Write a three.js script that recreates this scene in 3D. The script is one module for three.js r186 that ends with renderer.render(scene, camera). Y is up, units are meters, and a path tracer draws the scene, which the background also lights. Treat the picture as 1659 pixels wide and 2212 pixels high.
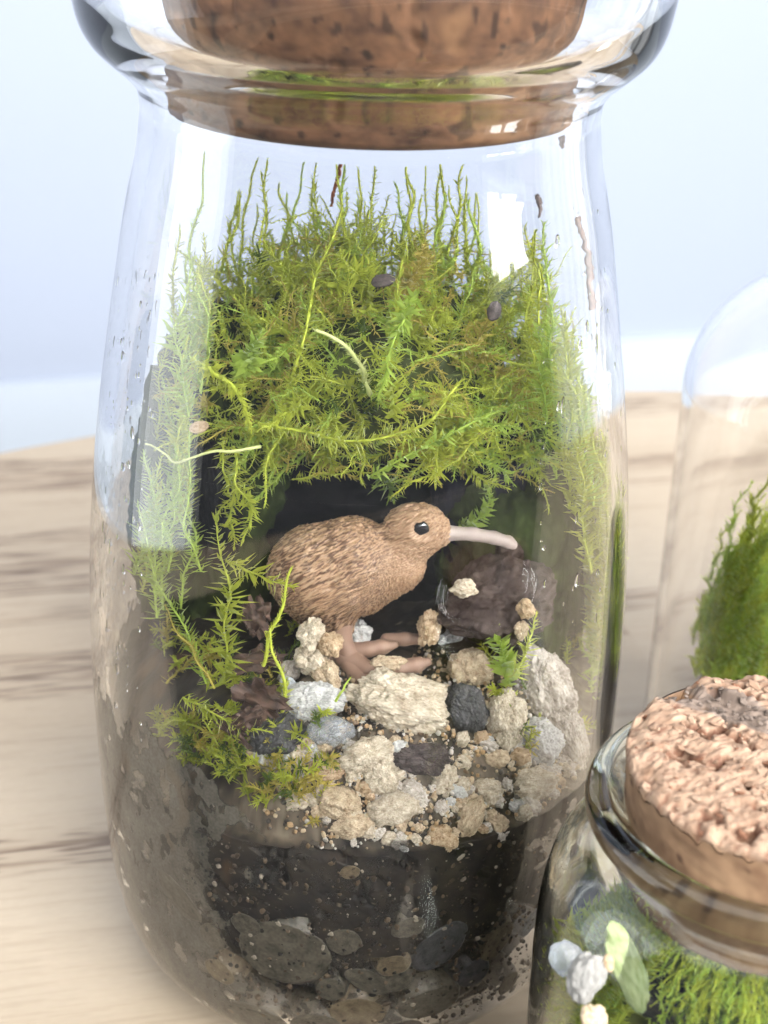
import * as THREE from 'three';
import { mergeGeometries, mergeVertices } from 'three/addons/utils/BufferGeometryUtils.js';
import { RectAreaLightUniformsLib } from 'three/addons/lights/RectAreaLightUniformsLib.js';

// ---------------------------------------------------------------- camera, light, exposure
const scene = new THREE.Scene();
const FP = 3430, PW = 1659, PH = 2212;                       // focal length and size of the photograph, in its pixels
const camera = new THREE.PerspectiveCamera(THREE.MathUtils.radToDeg(2 * Math.atan(PH / 2 / FP)), 768 / 1024, 0.01, 20);
camera.position.set(0.0026, 0.137, 0.157);
camera.rotation.order = 'YXZ';
camera.rotation.set(THREE.MathUtils.degToRad(-26), 0, THREE.MathUtils.degToRad(1.9));
camera.updateMatrixWorld(true);
camera.updateProjectionMatrix();
camera.focus = 0.158;
camera.userData.fStop = camera.getFocalLength() / 1.35;       // an aperture 1.35 mm wide

const renderer = new THREE.WebGLRenderer({ antialias: true });
renderer.setSize(768, 1024);
renderer.toneMapping = THREE.LinearToneMapping;
renderer.toneMappingExposure = 1.85;
renderer.shadowMap.enabled = true;
scene.background = new THREE.Color().setRGB(0.12, 0.127, 0.14);   // the light of the room
RectAreaLightUniformsLib.init();

// ---------------------------------------------------------------- helpers
const V = (x, y, z) => new THREE.Vector3(x, y, z);
const { clamp, lerp, smoothstep } = THREE.MathUtils;
let seed = 1;
const reseed = (s) => { seed = s >>> 0; };
const rnd = () => { seed = (seed + 0x6d2b79f5) | 0; let t = Math.imul(seed ^ (seed >>> 15), 1 | seed); t = (t + Math.imul(t ^ (t >>> 7), 61 | t)) ^ t; return ((t ^ (t >>> 14)) >>> 0) / 4294967296; };
const rr = (a, b) => a + (b - a) * rnd();
const PM = new Uint8Array(512), GX = new Float32Array(256), GY = new Float32Array(256), GZ = new Float32Array(256);
{ const a = Array.from({ length: 256 }, (_, i) => i); for (let i = 255; i > 0; i--) { const j = Math.floor(rnd() * (i + 1)); [a[i], a[j]] = [a[j], a[i]]; } for (let i = 0; i < 512; i++) PM[i] = a[i & 255];
  for (let i = 0; i < 256; i++) { const z = rnd() * 2 - 1, t = rnd() * 6.28318, r = Math.sqrt(1 - z * z) * 1.25; GX[i] = r * Math.cos(t); GY[i] = r * Math.sin(t); GZ[i] = z * 1.25; } }
function ns(x, y, z) {                                         // gradient noise, about -1 to 1
  x += 37.31; y += 11.73; z += 71.17;
  const fx = Math.floor(x), fy = Math.floor(y), fz = Math.floor(z), X = fx & 255, Y = fy & 255, Z = fz & 255;
  x -= fx; y -= fy; z -= fz;
  const u = x * x * x * (x * (x * 6 - 15) + 10), v = y * y * y * (y * (y * 6 - 15) + 10), w = z * z * z * (z * (z * 6 - 15) + 10);
  const A = PM[X] + Y, B = PM[X + 1] + Y, AA = PM[A & 511] + Z, AB = PM[(A + 1) & 511] + Z, BA = PM[B & 511] + Z, BB = PM[(B + 1) & 511] + Z;
  let g = PM[AA]; const a0 = GX[g] * x + GY[g] * y + GZ[g] * z; g = PM[BA]; const a1 = GX[g] * (x - 1) + GY[g] * y + GZ[g] * z;
  g = PM[AB]; const a2 = GX[g] * x + GY[g] * (y - 1) + GZ[g] * z; g = PM[BB]; const a3 = GX[g] * (x - 1) + GY[g] * (y - 1) + GZ[g] * z;
  g = PM[AA + 1]; const b0 = GX[g] * x + GY[g] * y + GZ[g] * (z - 1); g = PM[BA + 1]; const b1 = GX[g] * (x - 1) + GY[g] * y + GZ[g] * (z - 1);
  g = PM[AB + 1]; const b2 = GX[g] * x + GY[g] * (y - 1) + GZ[g] * (z - 1); g = PM[BB + 1]; const b3 = GX[g] * (x - 1) + GY[g] * (y - 1) + GZ[g] * (z - 1);
  const p = a0 + u * (a1 - a0), q = a2 + u * (a3 - a2), r = b0 + u * (b1 - b0), t = b2 + u * (b3 - b2), m = p + v * (q - p), n = r + v * (t - r);
  return m + w * (n - m);
}
const fbm = (x, y, z, o = 4) => { let s = 0, a = 0.5, f = 1; for (let i = 0; i < o; i++) { s += a * ns(x * f, y * f, z * f + i * 7.3); a *= 0.5; f *= 2.03; } return s; };
const mix3 = (a, b, t) => [lerp(a[0], b[0], t), lerp(a[1], b[1], t), lerp(a[2], b[2], t)];
const used = new Map();
const numbered = (n) => { const k = used.get(n) ?? 0; used.set(n, k + 1); return k ? n + '_' + String(k).padStart(3, '0') : n; };
function tag(o, label, category, group, kind) {
  if (label) o.userData.label = label;
  if (category) o.userData.category = category;
  if (group) o.userData.group = group;
  if (kind) o.userData.kind = kind;
  return o;
}
function mesh(name, geo, mat, parent = scene) {
  const m = new THREE.Mesh(geo, mat);
  m.name = parent === scene ? numbered(name) : name;
  m.castShadow = m.receiveShadow = true;
  parent.add(m);
  return m;
}
function thing(name, label, category, group) {
  const g = new THREE.Group();
  g.name = numbered(name);
  scene.add(g);
  return tag(g, label, category, group);
}
const std = (o) => new THREE.MeshPhysicalMaterial(o);
const rgb = (r, g, b) => new THREE.Color().setRGB(r, g, b);
const lathe = (pts, seg = 192) => new THREE.LatheGeometry(pts.map(([r, h]) => new THREE.Vector2(r, h)), seg);
function colored(geo, f) {                                     // vertex colours from a function of the place and the normal
  const p = geo.attributes.position, n = geo.attributes.normal, c = new Float32Array(p.count * 3);
  for (let i = 0; i < p.count; i++) c.set(f(p.getX(i), p.getY(i), p.getZ(i), n ? V(n.getX(i), n.getY(i), n.getZ(i)) : null), i * 3);
  return geo.setAttribute('color', new THREE.BufferAttribute(c, 3));
}

// rays through the photograph, to set things down where they stand
const rayAt = (px, py) => V((px - PW / 2) / FP, -(py - PH / 2) / FP, -1).applyQuaternion(camera.quaternion).normalize();
const onZ = (px, py, z) => { const d = rayAt(px, py); return camera.position.clone().addScaledVector(d, (z - camera.position.z) / d.z); };
const onY = (px, py, y) => { const d = rayAt(px, py); return camera.position.clone().addScaledVector(d, (y - camera.position.y) / d.y); };
const camR = V(1, 0, 0).applyQuaternion(camera.quaternion), camU = V(0, 1, 0).applyQuaternion(camera.quaternion), camB = V(0, 0, 1).applyQuaternion(camera.quaternion);

// the jar's outside: [height, radius]
const JAR = [[0.0004, 0.0150], [0.001, 0.01800], [0.003, 0.02150], [0.006, 0.02470], [0.01, 0.02725], [0.016, 0.02870], [0.024, 0.02945], [0.034, 0.02985], [0.044, 0.02995], [0.054, 0.02965], [0.064, 0.02895], [0.074, 0.02775],
  [0.084, 0.02616], [0.094, 0.02440], [0.1001, 0.02300], [0.1045, 0.02240]];
const WALLT = 0.0017;
const spline = (tab) => { const c = new THREE.SplineCurve(tab.map(([h, r]) => new THREE.Vector2(h, r))); return c.getPoints(200).map((p) => [p.x, p.y]); };
const JS = spline(JAR);
const ROT = new Float32Array(1101);
for (let k = 0, i = 1; k <= 1100; k++) { const h = k * 1e-4; while (i < JS.length - 1 && h > JS[i][0]) i++; ROT[k] = lerp(JS[i - 1][1], JS[i][1], clamp((h - JS[i - 1][0]) / (JS[i][0] - JS[i - 1][0]), 0, 1)); }
function Ro(h) { const q = clamp(h * 1e4, 0, 1099.999), k = Math.floor(q); return lerp(ROT[k], ROT[k + 1], q - k); }
const FLOOR = 0.0034;
const Ri = (h) => Math.max(0.004, Ro(Math.max(h, FLOOR)) - WALLT * (h < 0.012 ? 1.15 : 1));
function inGlass(v, gap = 0.0004) {                            // keeps a point inside the jar
  v.y = Math.max(v.y, FLOOR);
  const r = Math.hypot(v.x, v.z), R = Ri(v.y) - gap;
  if (r > R) { v.x *= R / r; v.z *= R / r; }
  return v;
}
function entry(px, py, gap = 0, back = false) {                // where the line of sight meets the inside of the jar
  const d = rayAt(px, py), p = V(); let last = null;
  for (let t = 0.09; t < 0.24; t += 0.00008) {
    p.copy(camera.position).addScaledVector(d, t);
    const inside = p.y > FLOOR && p.y < 0.118 && Math.hypot(p.x, p.z) < Ri(p.y) - gap;
    if (inside) { if (!back) return p.clone(); last = p.clone(); }
  }
  return last;
}
const ground = (x, z) => {
  const r = Math.hypot(x, z), f = 0.55 + 0.45 * smoothstep(z / (r + 1e-6), -0.2, 0.6);
  return 0.0455 - 0.0088 * smoothstep(r, 0.0185, 0.0285) * f + 0.004 * smoothstep(-z, 0, 0.02) + 0.0008 * fbm(x * 260, 3, z * 260, 3);
};
function onGround(px, py, lift = 0, gap = 0.0006) {            // on the gravel inside the jar, or against the glass in front of it
  const d = rayAt(px, py), p = V(); let seen = false;
  for (let t = 0.09; t < 0.24; t += 0.00008) {
    p.copy(camera.position).addScaledVector(d, t);
    if (p.y < 0.11 && Math.hypot(p.x, p.z) < Ri(p.y) - gap) { seen = true; if (p.y < ground(p.x, p.z) + lift) return p.clone(); }
    else if (seen) return p.clone();
  }
  return p;
}

// ---------------------------------------------------------------- textures
function dataTex(w, h, f, srgb = false, ch = 4) {
  const d = new Uint8Array(w * h * ch);
  for (let j = 0; j < h; j++) for (let i = 0; i < w; i++) { const c = f(i / w, j / h), o = (j * w + i) * 4; d[o] = clamp(c[0], 0, 1) * 255; d[o + 1] = clamp(c[1], 0, 1) * 255; d[o + 2] = clamp(c[2], 0, 1) * 255; d[o + 3] = clamp(c[3], 0, 1) * 255; }
  const t = new THREE.DataTexture(d, w, h);
  t.wrapS = t.wrapT = THREE.RepeatWrapping;
  t.magFilter = THREE.LinearFilter;
  if (srgb) t.colorSpace = THREE.SRGBColorSpace;
  t.needsUpdate = true;
  return t;
}
const srgb = (x) => Math.pow(x < 0 ? 0 : x > 1 ? 1 : x, 1 / 2.2);

// ---------------------------------------------------------------- materials
const M = {
  glass: std({ color: 0xffffff, transmission: 1, roughness: 0, ior: 1.5, specularIntensity: 0.5, thickness: 0.002 }),
  bottle: std({ color: 0xffffff, transmission: 1, roughness: 0, ior: 1.5, specularIntensity: 0.5, thickness: 0.002, attenuationColor: rgb(0.55, 0.68, 0.55), attenuationDistance: 0.02 }),
  dome: std({ color: 0xffffff, transmission: 1, roughness: 0, ior: 1.48, specularIntensity: 0.6, thickness: 0.002 }),
  leaf: std({ color: 0xffffff, vertexColors: true, roughness: 1, transmission: 0.6, thickness: 0, side: THREE.DoubleSide, specularIntensity: 0.6 }),
  stem: std({ color: 0xffffff, vertexColors: true, roughness: 0.6 }),
  stone: std({ color: 0xffffff, vertexColors: true, roughness: 0.72 }),
  wetStone: std({ color: 0xffffff, vertexColors: true, roughness: 0.45 }),
  quartz: std({ color: rgb(0.80, 0.83, 0.86), vertexColors: false, roughness: 0.25, transmission: 0.75, ior: 1.5, thickness: 0.004, attenuationColor: rgb(0.75, 0.82, 0.9), attenuationDistance: 0.004 }),
  soil: std({ color: 0xffffff, vertexColors: true, roughness: 0.7 }),
  darkRock: std({ color: 0xffffff, vertexColors: true, roughness: 0.85, specularIntensity: 0.35 }),
  cork: std({ color: 0xffffff, vertexColors: true, roughness: 0.9 }),
  kiwi: std({ color: 0xffffff, vertexColors: true, roughness: 0.55, clearcoat: 0.15, clearcoatRoughness: 0.4 }),
  beak: std({ color: rgb(0.36, 0.30, 0.275), roughness: 0.5 }),
  eye: std({ color: rgb(0.008, 0.008, 0.010), roughness: 0.2, clearcoat: 1, clearcoatRoughness: 0.1 }),
  dryLeaf: std({ color: 0xffffff, vertexColors: true, roughness: 0.6, transmission: 0.25, thickness: 0, side: THREE.DoubleSide }),
  paint: std({ color: rgb(0.26, 0.293, 0.365), roughness: 0.7 }),
  skirting: std({ color: rgb(0.36, 0.40, 0.455), roughness: 0.5 }),
  frame: std({ color: rgb(0.75, 0.75, 0.75), roughness: 0.5 }),
};

// ---------------------------------------------------------------- the table, the wall, the windows
{
  const along = 0.4;
  const wood = dataTex(1024, 1700, (u, v) => {
    const w = v * 1 + 0.012 * fbm(u * 2.2, v * 5, 1, 3) + 0.003 * fbm(u * 9, v * 30, 2, 2);
    const band = smoothstep(fbm(u * 1.4 + 5, w * 46, 3, 3), -0.02, 0.22);
    const line = smoothstep(ns(u * 12, w * 270, 5) + 0.5 * ns(u * 27, w * 640, 9), 0.0, 0.42);
    const pore = smoothstep(ns(u * 34, w * 620, 7) + 0.35 * ns(u * 90, w * 1500, 2), 0.12 - 0.22 * band, 0.42 - 0.12 * band);
    const tone = fbm(u * 1.6, w * 9, 8, 3);
    let c = mix3([0.385, 0.32, 0.24], [0.335, 0.265, 0.185], clamp(0.45 + tone * 1.3, 0, 1));
    c = mix3(c, [0.19, 0.128, 0.08], clamp(0.5 * band * line + 0.10 * band + 0.05 * line, 0, 1));
    c = mix3(c, [0.105, 0.064, 0.038], pore * (0.12 + 0.70 * band));
    const g = 1 + 0.05 * ns(u * 300, v * 900, 4);
    return [srgb(c[0] * g), srgb(c[1] * g), srgb(c[2] * g), 1];
  }, true);
  const R = 0.312, T = 0.018, b = 0.002, pts = [];
  pts.push([0, -T], [R - b, -T]);
  for (let i = 0; i <= 4; i++) pts.push([R - b + b * Math.sin(i * Math.PI / 8), -T + b - b * Math.cos(i * Math.PI / 8)]);
  for (let i = 0; i <= 6; i++) pts.push([R - b + b * Math.cos(i * Math.PI / 12), -b + b * Math.sin(i * Math.PI / 12)]);
  pts.push([0, 0]);
  const g = lathe(pts, 160), p = g.attributes.position, uv = g.attributes.uv, a = Math.atan2(0.0038, 0.0166);
  for (let i = 0; i < p.count; i++) { const x = p.getX(i), z = p.getZ(i); uv.setXY(i, (x * Math.cos(a) - z * Math.sin(a)) / along, (x * Math.sin(a) + z * Math.cos(a) + p.getY(i)) / along); }
  const table = thing('table', 'round pale oak table the three glass jars stand on', 'table');
  table.position.set(0.09, 0, 0.115);
  const bump = dataTex(512, 1024, (u, v) => { const w = v + 0.012 * fbm(u * 2.2, v * 5, 1, 3); const x = 0.6 + 0.25 * ns(u * 24, w * 500, 7) + 0.2 * ns(u * 3, w * 120, 7); return [x, x, x, 1]; });
  mesh('tabletop', g, std({ map: wood, bumpMap: bump, bumpScale: 0.00012, roughness: 0.5 }), table);
  const legs = new THREE.CylinderGeometry(0.012, 0.009, 0.45, 16);
  for (const q of [0.6, 2.17, 3.74, 5.31]) mesh('leg', legs, M.frame, table).position.set(0.22 * Math.cos(q), -T - 0.225, 0.22 * Math.sin(q));
}
{
  const w = thing('wall', 'pale blue white painted wall behind the table', 'wall');
  w.userData.kind = 'structure';
  w.position.set(-0.05, 0, -0.52);
  w.rotation.y = THREE.MathUtils.degToRad(17);
  mesh('plaster', new THREE.BoxGeometry(3, 2.4, 0.1).translate(0, 0.55, -0.05), M.paint, w);
  mesh('skirting_board', new THREE.BoxGeometry(3, 0.53, 0.004).translate(0, -0.12 - 0.265, 0.002), M.skirting, w);
}
function windowAt(label, x, z0, z1, y0, y1, L, col, cross, front) {
  const w = thing('window', label, 'window'), W = Math.abs(z1 - z0), H = y1 - y0, s = Math.sign(x);
  if (front) { w.position.set((z0 + z1) / 2, y0, x); w.rotation.y = Math.PI; } else { w.position.set(x, y0, (z0 + z1) / 2); w.rotation.y = -s * Math.PI / 2; }
  const pane = std({ color: 0x000000, roughness: 0.4, emissive: col, emissiveIntensity: L * 0.25 });
  mesh('pane', new THREE.BoxGeometry(W, H, 0.004).translate(0, H / 2, -0.01), pane, w);
  const fr = 0.05;
  for (const [a, b, cx, cy] of [[W + 2 * fr, fr, 0, -fr / 2], [W + 2 * fr, fr, 0, H + fr / 2], [fr, H, -W / 2 - fr / 2, H / 2], [fr, H, W / 2 + fr / 2, H / 2]]) mesh('frame', new THREE.BoxGeometry(a, b, 0.06).translate(cx, cy, 0), M.frame, w);
  for (const [a, b, cx, cy] of cross) mesh('glazing_bar', new THREE.BoxGeometry(a, b, 0.03).translate(cx, cy, 0.02), M.frame, w);
  const light = new THREE.RectAreaLight(col, L, W, H);
  light.name = 'window_light';
  light.position.set(0, H / 2, 0.002);
  light.rotation.y = Math.PI;
  w.add(light);
  return w;
}
{
  // a dark sheet added on the table to darken the reflections in the jars, just below the photograph: the glass mirrors it
  const sh = new THREE.Shape(), C = [0.09, 0.115], q = [];
  q.push([-0.16, 0.0375], [0.0140, 0.0375], [0.0152, 0.0520], [0.0205, 0.0610], [0.0300, 0.0665]);
  for (let a = -0.16; a < 2.2; a += 0.1) q.push([C[0] + 0.295 * Math.cos(a), C[1] + 0.295 * Math.sin(a)]);
  q.push([-0.16, 0.24]);
  q.forEach(([x, z], i) => (i ? sh.lineTo(x, z) : sh.moveTo(x, z)));
  const g = new THREE.ExtrudeGeometry(sh, { depth: 0.0015, bevelEnabled: false });
  g.rotateX(Math.PI / 2).translate(0, 0.0019, 0);
  tag(mesh('added_dark_sheet', g, std({ color: rgb(0.012, 0.012, 0.013), roughness: 0.95 })), 'added dark sheet in front of the jars, seen only mirrored in the glass', 'added_dark_sheet');
}
function addedLight(label, x, y, z, W, D, L, col) {  // light panel added overhead to brighten the jar contents, no known opening
  const w = thing('window', label, 'addedLight'), fr = 0.06;
  w.position.set(x, y, z);
  mesh('pane', new THREE.BoxGeometry(W, 0.004, D).translate(0, 0.01, 0), std({ color: 0x000000, roughness: 0.4, emissive: col, emissiveIntensity: L * 0.25 }), w);
  for (const [a, b, cx, cz] of [[W + 2 * fr, fr, 0, -D / 2 - fr / 2], [W + 2 * fr, fr, 0, D / 2 + fr / 2], [fr, D, -W / 2 - fr / 2, 0], [fr, D, W / 2 + fr / 2, 0]]) mesh('frame', new THREE.BoxGeometry(a, 0.06, b).translate(cx, 0.01, cz), M.frame, w);
  const light = new THREE.RectAreaLight(col, L, W, D);
  light.name = 'added_panel_light';
  light.position.set(0, 0.002, 0);
  light.rotation.x = -Math.PI / 2;
  w.add(light);
}
const rightWindow = windowAt('bright window to the right of the table, seen only mirrored in the glass', 0.95, 0.16, 0.52, 0.12, 1.1, 9, rgb(1, 0.985, 0.96), [[0.36, 0.03, 0, 0.42], [0.03, 0.98, 0.03, 0.49]]);
{
  // a wavy sheet added before part of the bright window to break up its reflection
  const sh = new THREE.Shape(), q = [];
  for (let i = 0; i <= 24; i++) q.push([-0.20 + 0.05 + 0.035 * Math.sin(i * 0.9) + 0.045 * ns(i * 0.3, 4, 2) + 0.002 * i, i / 24 * 1.02]);
  sh.moveTo(-0.22, 0); q.forEach(([x, y]) => sh.lineTo(x, y)); sh.lineTo(-0.22, 1.02);
  mesh('added_curtain', new THREE.ExtrudeGeometry(sh, { depth: 0.012, bevelEnabled: false }).translate(0, -0.01, 0.045), std({ color: rgb(0.20, 0.14, 0.11), roughness: 0.9 }), rightWindow);
}
windowAt('tall many paned window at the right behind the table, seen only mirrored in the glass', 0.95, -0.75, -0.06, -0.35, 1.1, 0.8, rgb(0.95, 0.98, 1), [[0.035, 1.45, -0.18, 0.72], [0.035, 1.45, 0.02, 0.72], [0.035, 1.45, 0.20, 0.72], [0.69, 0.03, 0, 0.5], [0.69, 0.03, 0, 0.95]]);
windowAt('wide pale window to the left of the table, seen only mirrored in the glass', -0.95, -0.85, 0.3, -0.55, 1.2, 1.4, rgb(0.93, 0.97, 1), []);
addedLight('added wide light panel over the table in front, outside the photograph', 0.0, 1.15, -0.02, 0.9, 0.6, 1.2, rgb(1, 0.99, 0.97));
windowAt('added light panel framed as a tall window behind the camera, outside the photograph', 1.25, 0.1, 1.4, 0.45, 1.7, 14, rgb(1, 0.99, 0.97), [[0.04, 1.25, 0, 0.6], [1.3, 0.04, 0, 0.6]], true);  // added main light for the jar contents, no window known there

// ---------------------------------------------------------------- stones
function stoneGeo(s, detail, rough, color, speck = 0.4, grain = 1) {
  let g = new THREE.IcosahedronGeometry(1, detail);
  g.deleteAttribute('uv'); g.deleteAttribute('normal');
  g = mergeVertices(g, 1e-4);
  const p = g.attributes.position, c = new Float32Array(p.count * 3);
  for (let i = 0; i < p.count; i++) {
    const x = p.getX(i), y = p.getY(i), z = p.getZ(i);
    let k = 1 + rough * (0.95 * ns(x * 1.1 + s, y * 1.1, z * 1.1) + 0.6 * ns(x * 2.4, y * 2.4 + s, z * 2.4) + 0.5 * (0.3 - Math.abs(ns(x * 4.6, y * 4.6, z * 4.6 + s))) + 0.24 * ns(x * 10 + s, y * 10, z * 10)) + grain * (0.030 * ns(x * 17, y * 17, z * 17 + s) + (detail > 14 ? 0.030 * ns(x * 36 + s, y * 36, z * 36) : 0));
    p.setXYZ(i, x * k, y * k, z * k);
    const t = clamp(0.5 + 1.0 * fbm(x * 3 + s, y * 3, z * 3, 4) + speck * ns(x * 17, y * 17 + s, z * 17) + speck * 0.8 * ns(x * 34, y * 34, z * 34 + s), 0, 1);
    c.set(color(t, x, y, z), i * 3);
  }
  g.setAttribute('color', new THREE.BufferAttribute(c, 3));
  g.computeVertexNormals();
  return g;
}
const tones = {
  cream: [[0.24, 0.185, 0.12], [0.64, 0.575, 0.455]], tan: [[0.22, 0.145, 0.08], [0.60, 0.50, 0.355]], pale: [[0.26, 0.22, 0.18], [0.63, 0.585, 0.52]], white: [[0.27, 0.27, 0.26], [0.62, 0.62, 0.60]],
  grey: [[0.13, 0.135, 0.14], [0.42, 0.425, 0.43]], dark: [[0.020, 0.020, 0.021], [0.085, 0.083, 0.083]], bark: [[0.018, 0.013, 0.012], [0.105, 0.082, 0.075]], brown: [[0.10, 0.05, 0.022], [0.34, 0.20, 0.10]],
  amber: [[0.22, 0.125, 0.055], [0.58, 0.46, 0.31]], blue: [[0.30, 0.33, 0.36], [0.58, 0.62, 0.66]], pebble: [[0.026, 0.022, 0.015], [0.13, 0.113, 0.082]], tanPebble: [[0.07, 0.05, 0.028], [0.20, 0.155, 0.095]],
};
const toneOf = (k) => { const [a, b] = tones[k]; return (t) => mix3(a, b, t); };
const geoCache = new Map();
function stoneOf(kind, variant, detail, rough) {
  const key = [kind, variant, detail, rough].join();
  if (!geoCache.has(key)) geoCache.set(key, stoneGeo(variant * 5.37 + kind.length, detail, rough, toneOf(kind)));
  return geoCache.get(key);
}
function setStone(o, pos, rx, ry, rz, angle) {                 // half sizes across, up and along the line of sight
  const m = new THREE.Matrix4().makeBasis(camR, camU, camB).multiply(new THREE.Matrix4().makeRotationZ(angle));
  o.quaternion.setFromRotationMatrix(m);
  o.scale.set(rx, ry, rz);
  o.position.copy(pos);
  return o;
}
const pxm = (pos) => camera.position.distanceTo(pos) / FP;     // metres per pixel of the photograph there
// [label, category, kind, x, y, half width, half height, turn, lift]
const STONES = [
  ['large cream sandy stone lying just in front of the kiwi\'s feet', 'cream', 856, 1512, 108, 60, -0.22],
  ['tall pinkish white stone standing against the glass at the right end of the gravel', 'pale', 1178, 1484, 56, 84, 0.25],
  ['yellowish cream upright stone right of the large cream stone', 'cream', 1086, 1548, 42, 58, -0.1],
  ['rounded tan stone right of the kiwi\'s toes, below the dark bark', 'tan', 1012, 1442, 42, 44, 0.4],
  ['grey white crumbly stone left of the large cream stone', 'white', 672, 1512, 66, 42, 0.15],
  ['bluish translucent quartz pebble below the grey white stone', 'blue', 712, 1574, 46, 32, 0.1],
  ['knobbly cream stone below the large cream stone', 'cream', 792, 1626, 54, 36, 0.2],
  ['dark charcoal stone between the large cream stone and the yellowish one', 'dark', 1004, 1524, 40, 52, 0.5],
  ['greyish white stone just below the tall pinkish white stone', 'white', 1158, 1592, 42, 44, 0],
  ['pale rough stone at the far right of the gravel against the glass', 'pale', 1222, 1590, 30, 66, 0.1],
  ['flat dark stone under the grey white stone', 'dark', 600, 1580, 60, 44, 0.3],
  ['brown grey stone lying flat under the large cream stone', 'bark', 906, 1632, 62, 32, -0.1],
  ['cream stone lowest in the middle of the gravel band', 'cream', 846, 1734, 48, 34, 0.3],
  ['tan stone low on the left of the gravel band', 'tan', 736, 1724, 44, 34, -0.2],
  ['cream upright stone above the lowest cream stone', 'cream', 826, 1672, 34, 36, 0.6],
  ['brown round stone at the lower edge of the gravel above the dark soil', 'amber', 948, 1802, 34, 28, 0],
  ['long tan stone leaning at the lower right of the gravel', 'tan', 1012, 1756, 22, 44, -0.5],
  ['white cream stone at the right of the lower gravel', 'cream', 1140, 1684, 44, 30, 0.35],
  ['oval cream stone above the long tan stone', 'cream', 1042, 1692, 30, 17, 0.12],
  ['buff stone lying below the left side of the knobbly cream stone', 'amber', 706, 1652, 36, 24, 0],
  ['pale yellow stone on the left edge of the pale gravel', 'pale', 884, 1700, 26, 24, 0.2],
  ['small tan stone below the tan stone on the left of the gravel', 'tan', 764, 1776, 40, 24, 0.1],
];
const gravelGroup = 'gravel stones in the large jar';
STONES.forEach(([label, kind, x, y, a, b, turn], i) => {
  const base = onGround(x, y, 0), s = pxm(base), rx = a * s, ry = b * s, rz = Math.min(rx, ry) * 0.95;
  const pos = onGround(x, y, ry * 0.35, 0.0003 + rz * 0.72);
  const o = mesh('gravel_stone', stoneGeo(i * 3.1 + 2, a > 50 || b > 50 ? 38 : 26, 0.30, toneOf(kind), 0.5, 1.5), kind === 'blue' ? M.quartz : M.stone);
  setStone(tag(o, label, 'stone', gravelGroup), pos, rx, ry, rz, turn);
});
// the little bits round the bird
const BITS = [
  ['small cream chip perched on the dark bark right of the kiwi', 'cream', 1002, 1268, 24, 18, 0.0105], ['small buff chip on the right side of the dark bark', 'amber', 1132, 1312, 17, 20, 0.0118],
  ['amber grain cluster below the bark and above the tan stone', 'amber', 926, 1356, 34, 24, 0.008], ['grey white bead under the belly of the kiwi', 'white', 776, 1360, 24, 24, 0.005],
  ['crumbly cream chip on top of the heap left of the kiwi\'s leg', 'cream', 672, 1366, 26, 34, 0.012], ['amber seed like chip beside the kiwi\'s leg', 'amber', 712, 1388, 26, 28, 0.0125],
  ['cream crumb in the middle of the heap left of the kiwi\'s leg', 'cream', 672, 1416, 34, 30, 0.0125], ['tan crumb below the kiwi\'s ankle', 'tan', 706, 1456, 38, 26, 0.014],
  ['pale crumb left of the heap by the kiwi\'s leg', 'pale', 628, 1446, 20, 26, 0.011], ['flat buff chip leaning on the front of the kiwi\'s toes', 'tan', 836, 1426, 34, 16, 0.0135],
  ['pale green white chip left of the grey white stone', 'blue', 628, 1478, 14, 22, 0.014], ['buff chip on the right edge below the bark', 'tan', 1122, 1356, 18, 14, 0.012],
  ['grey sliver standing between the toes and the tan stone', 'grey', 984, 1362, 18, 36, 0.006],
];
BITS.forEach(([label, kind, x, y, a, b, z], i) => {
  const pos = onZ(x, y, z), s = pxm(pos);
  setStone(tag(mesh('gravel_chip', stoneGeo(i * 2.3 + 70, 18, 0.50, toneOf(kind), 0.5, 1.6), M.stone), label, 'stone chip', 'stone chips round the kiwi figurine'), pos, a * s, b * s, Math.min(a, b) * s, i * 0.7);
});
// chips that nothing tells apart, in the band along the glass
{
  reseed(77);
  const hue = { cream: 'cream', tan: 'tan', amber: 'yellowish buff', pale: 'pinkish white', white: 'greyish white', brown: 'brown' };
  const kinds = ['cream', 'tan', 'cream', 'pale', 'pale', 'amber', 'cream', 'pale', 'white', 'cream'];
  for (let i = 0; i < 280; i++) {
    const t = rnd(), x = lerp(560, 1246, t), lo = 1570 + 60 * Math.abs(t - 0.55), hi = 1835 - 215 * Math.pow(Math.abs(t - 0.5) * 2, 2.2) + 8 * Math.sin(x * 0.05);
    const y = lerp(lo, hi, Math.pow(rnd(), 0.8)), pos = onGround(x, y, 0, rr(0.0001, 0.0011)), s = pxm(pos), a = 6 + 14 * Math.pow(rnd(), 1.6), k = kinds[Math.floor(rnd() * kinds.length)];
    const o = mesh('gravel_chip', stoneOf(k, i % 4, 9, 0.55), M.stone);
    setStone(tag(o, `small ${hue[k]} chip in the ${y < 1690 ? 'upper' : 'lower'} ${x < 760 ? 'left' : x < 960 ? 'middle' : x < 1110 ? 'right middle' : 'right'} part of the gravel band`, 'stone chip', 'small chips in the gravel band'), pos, a * s * rr(0.8, 1.4), a * s * rr(0.7, 1.1), a * s * 0.75, rnd() * 6);
  }
}
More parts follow.
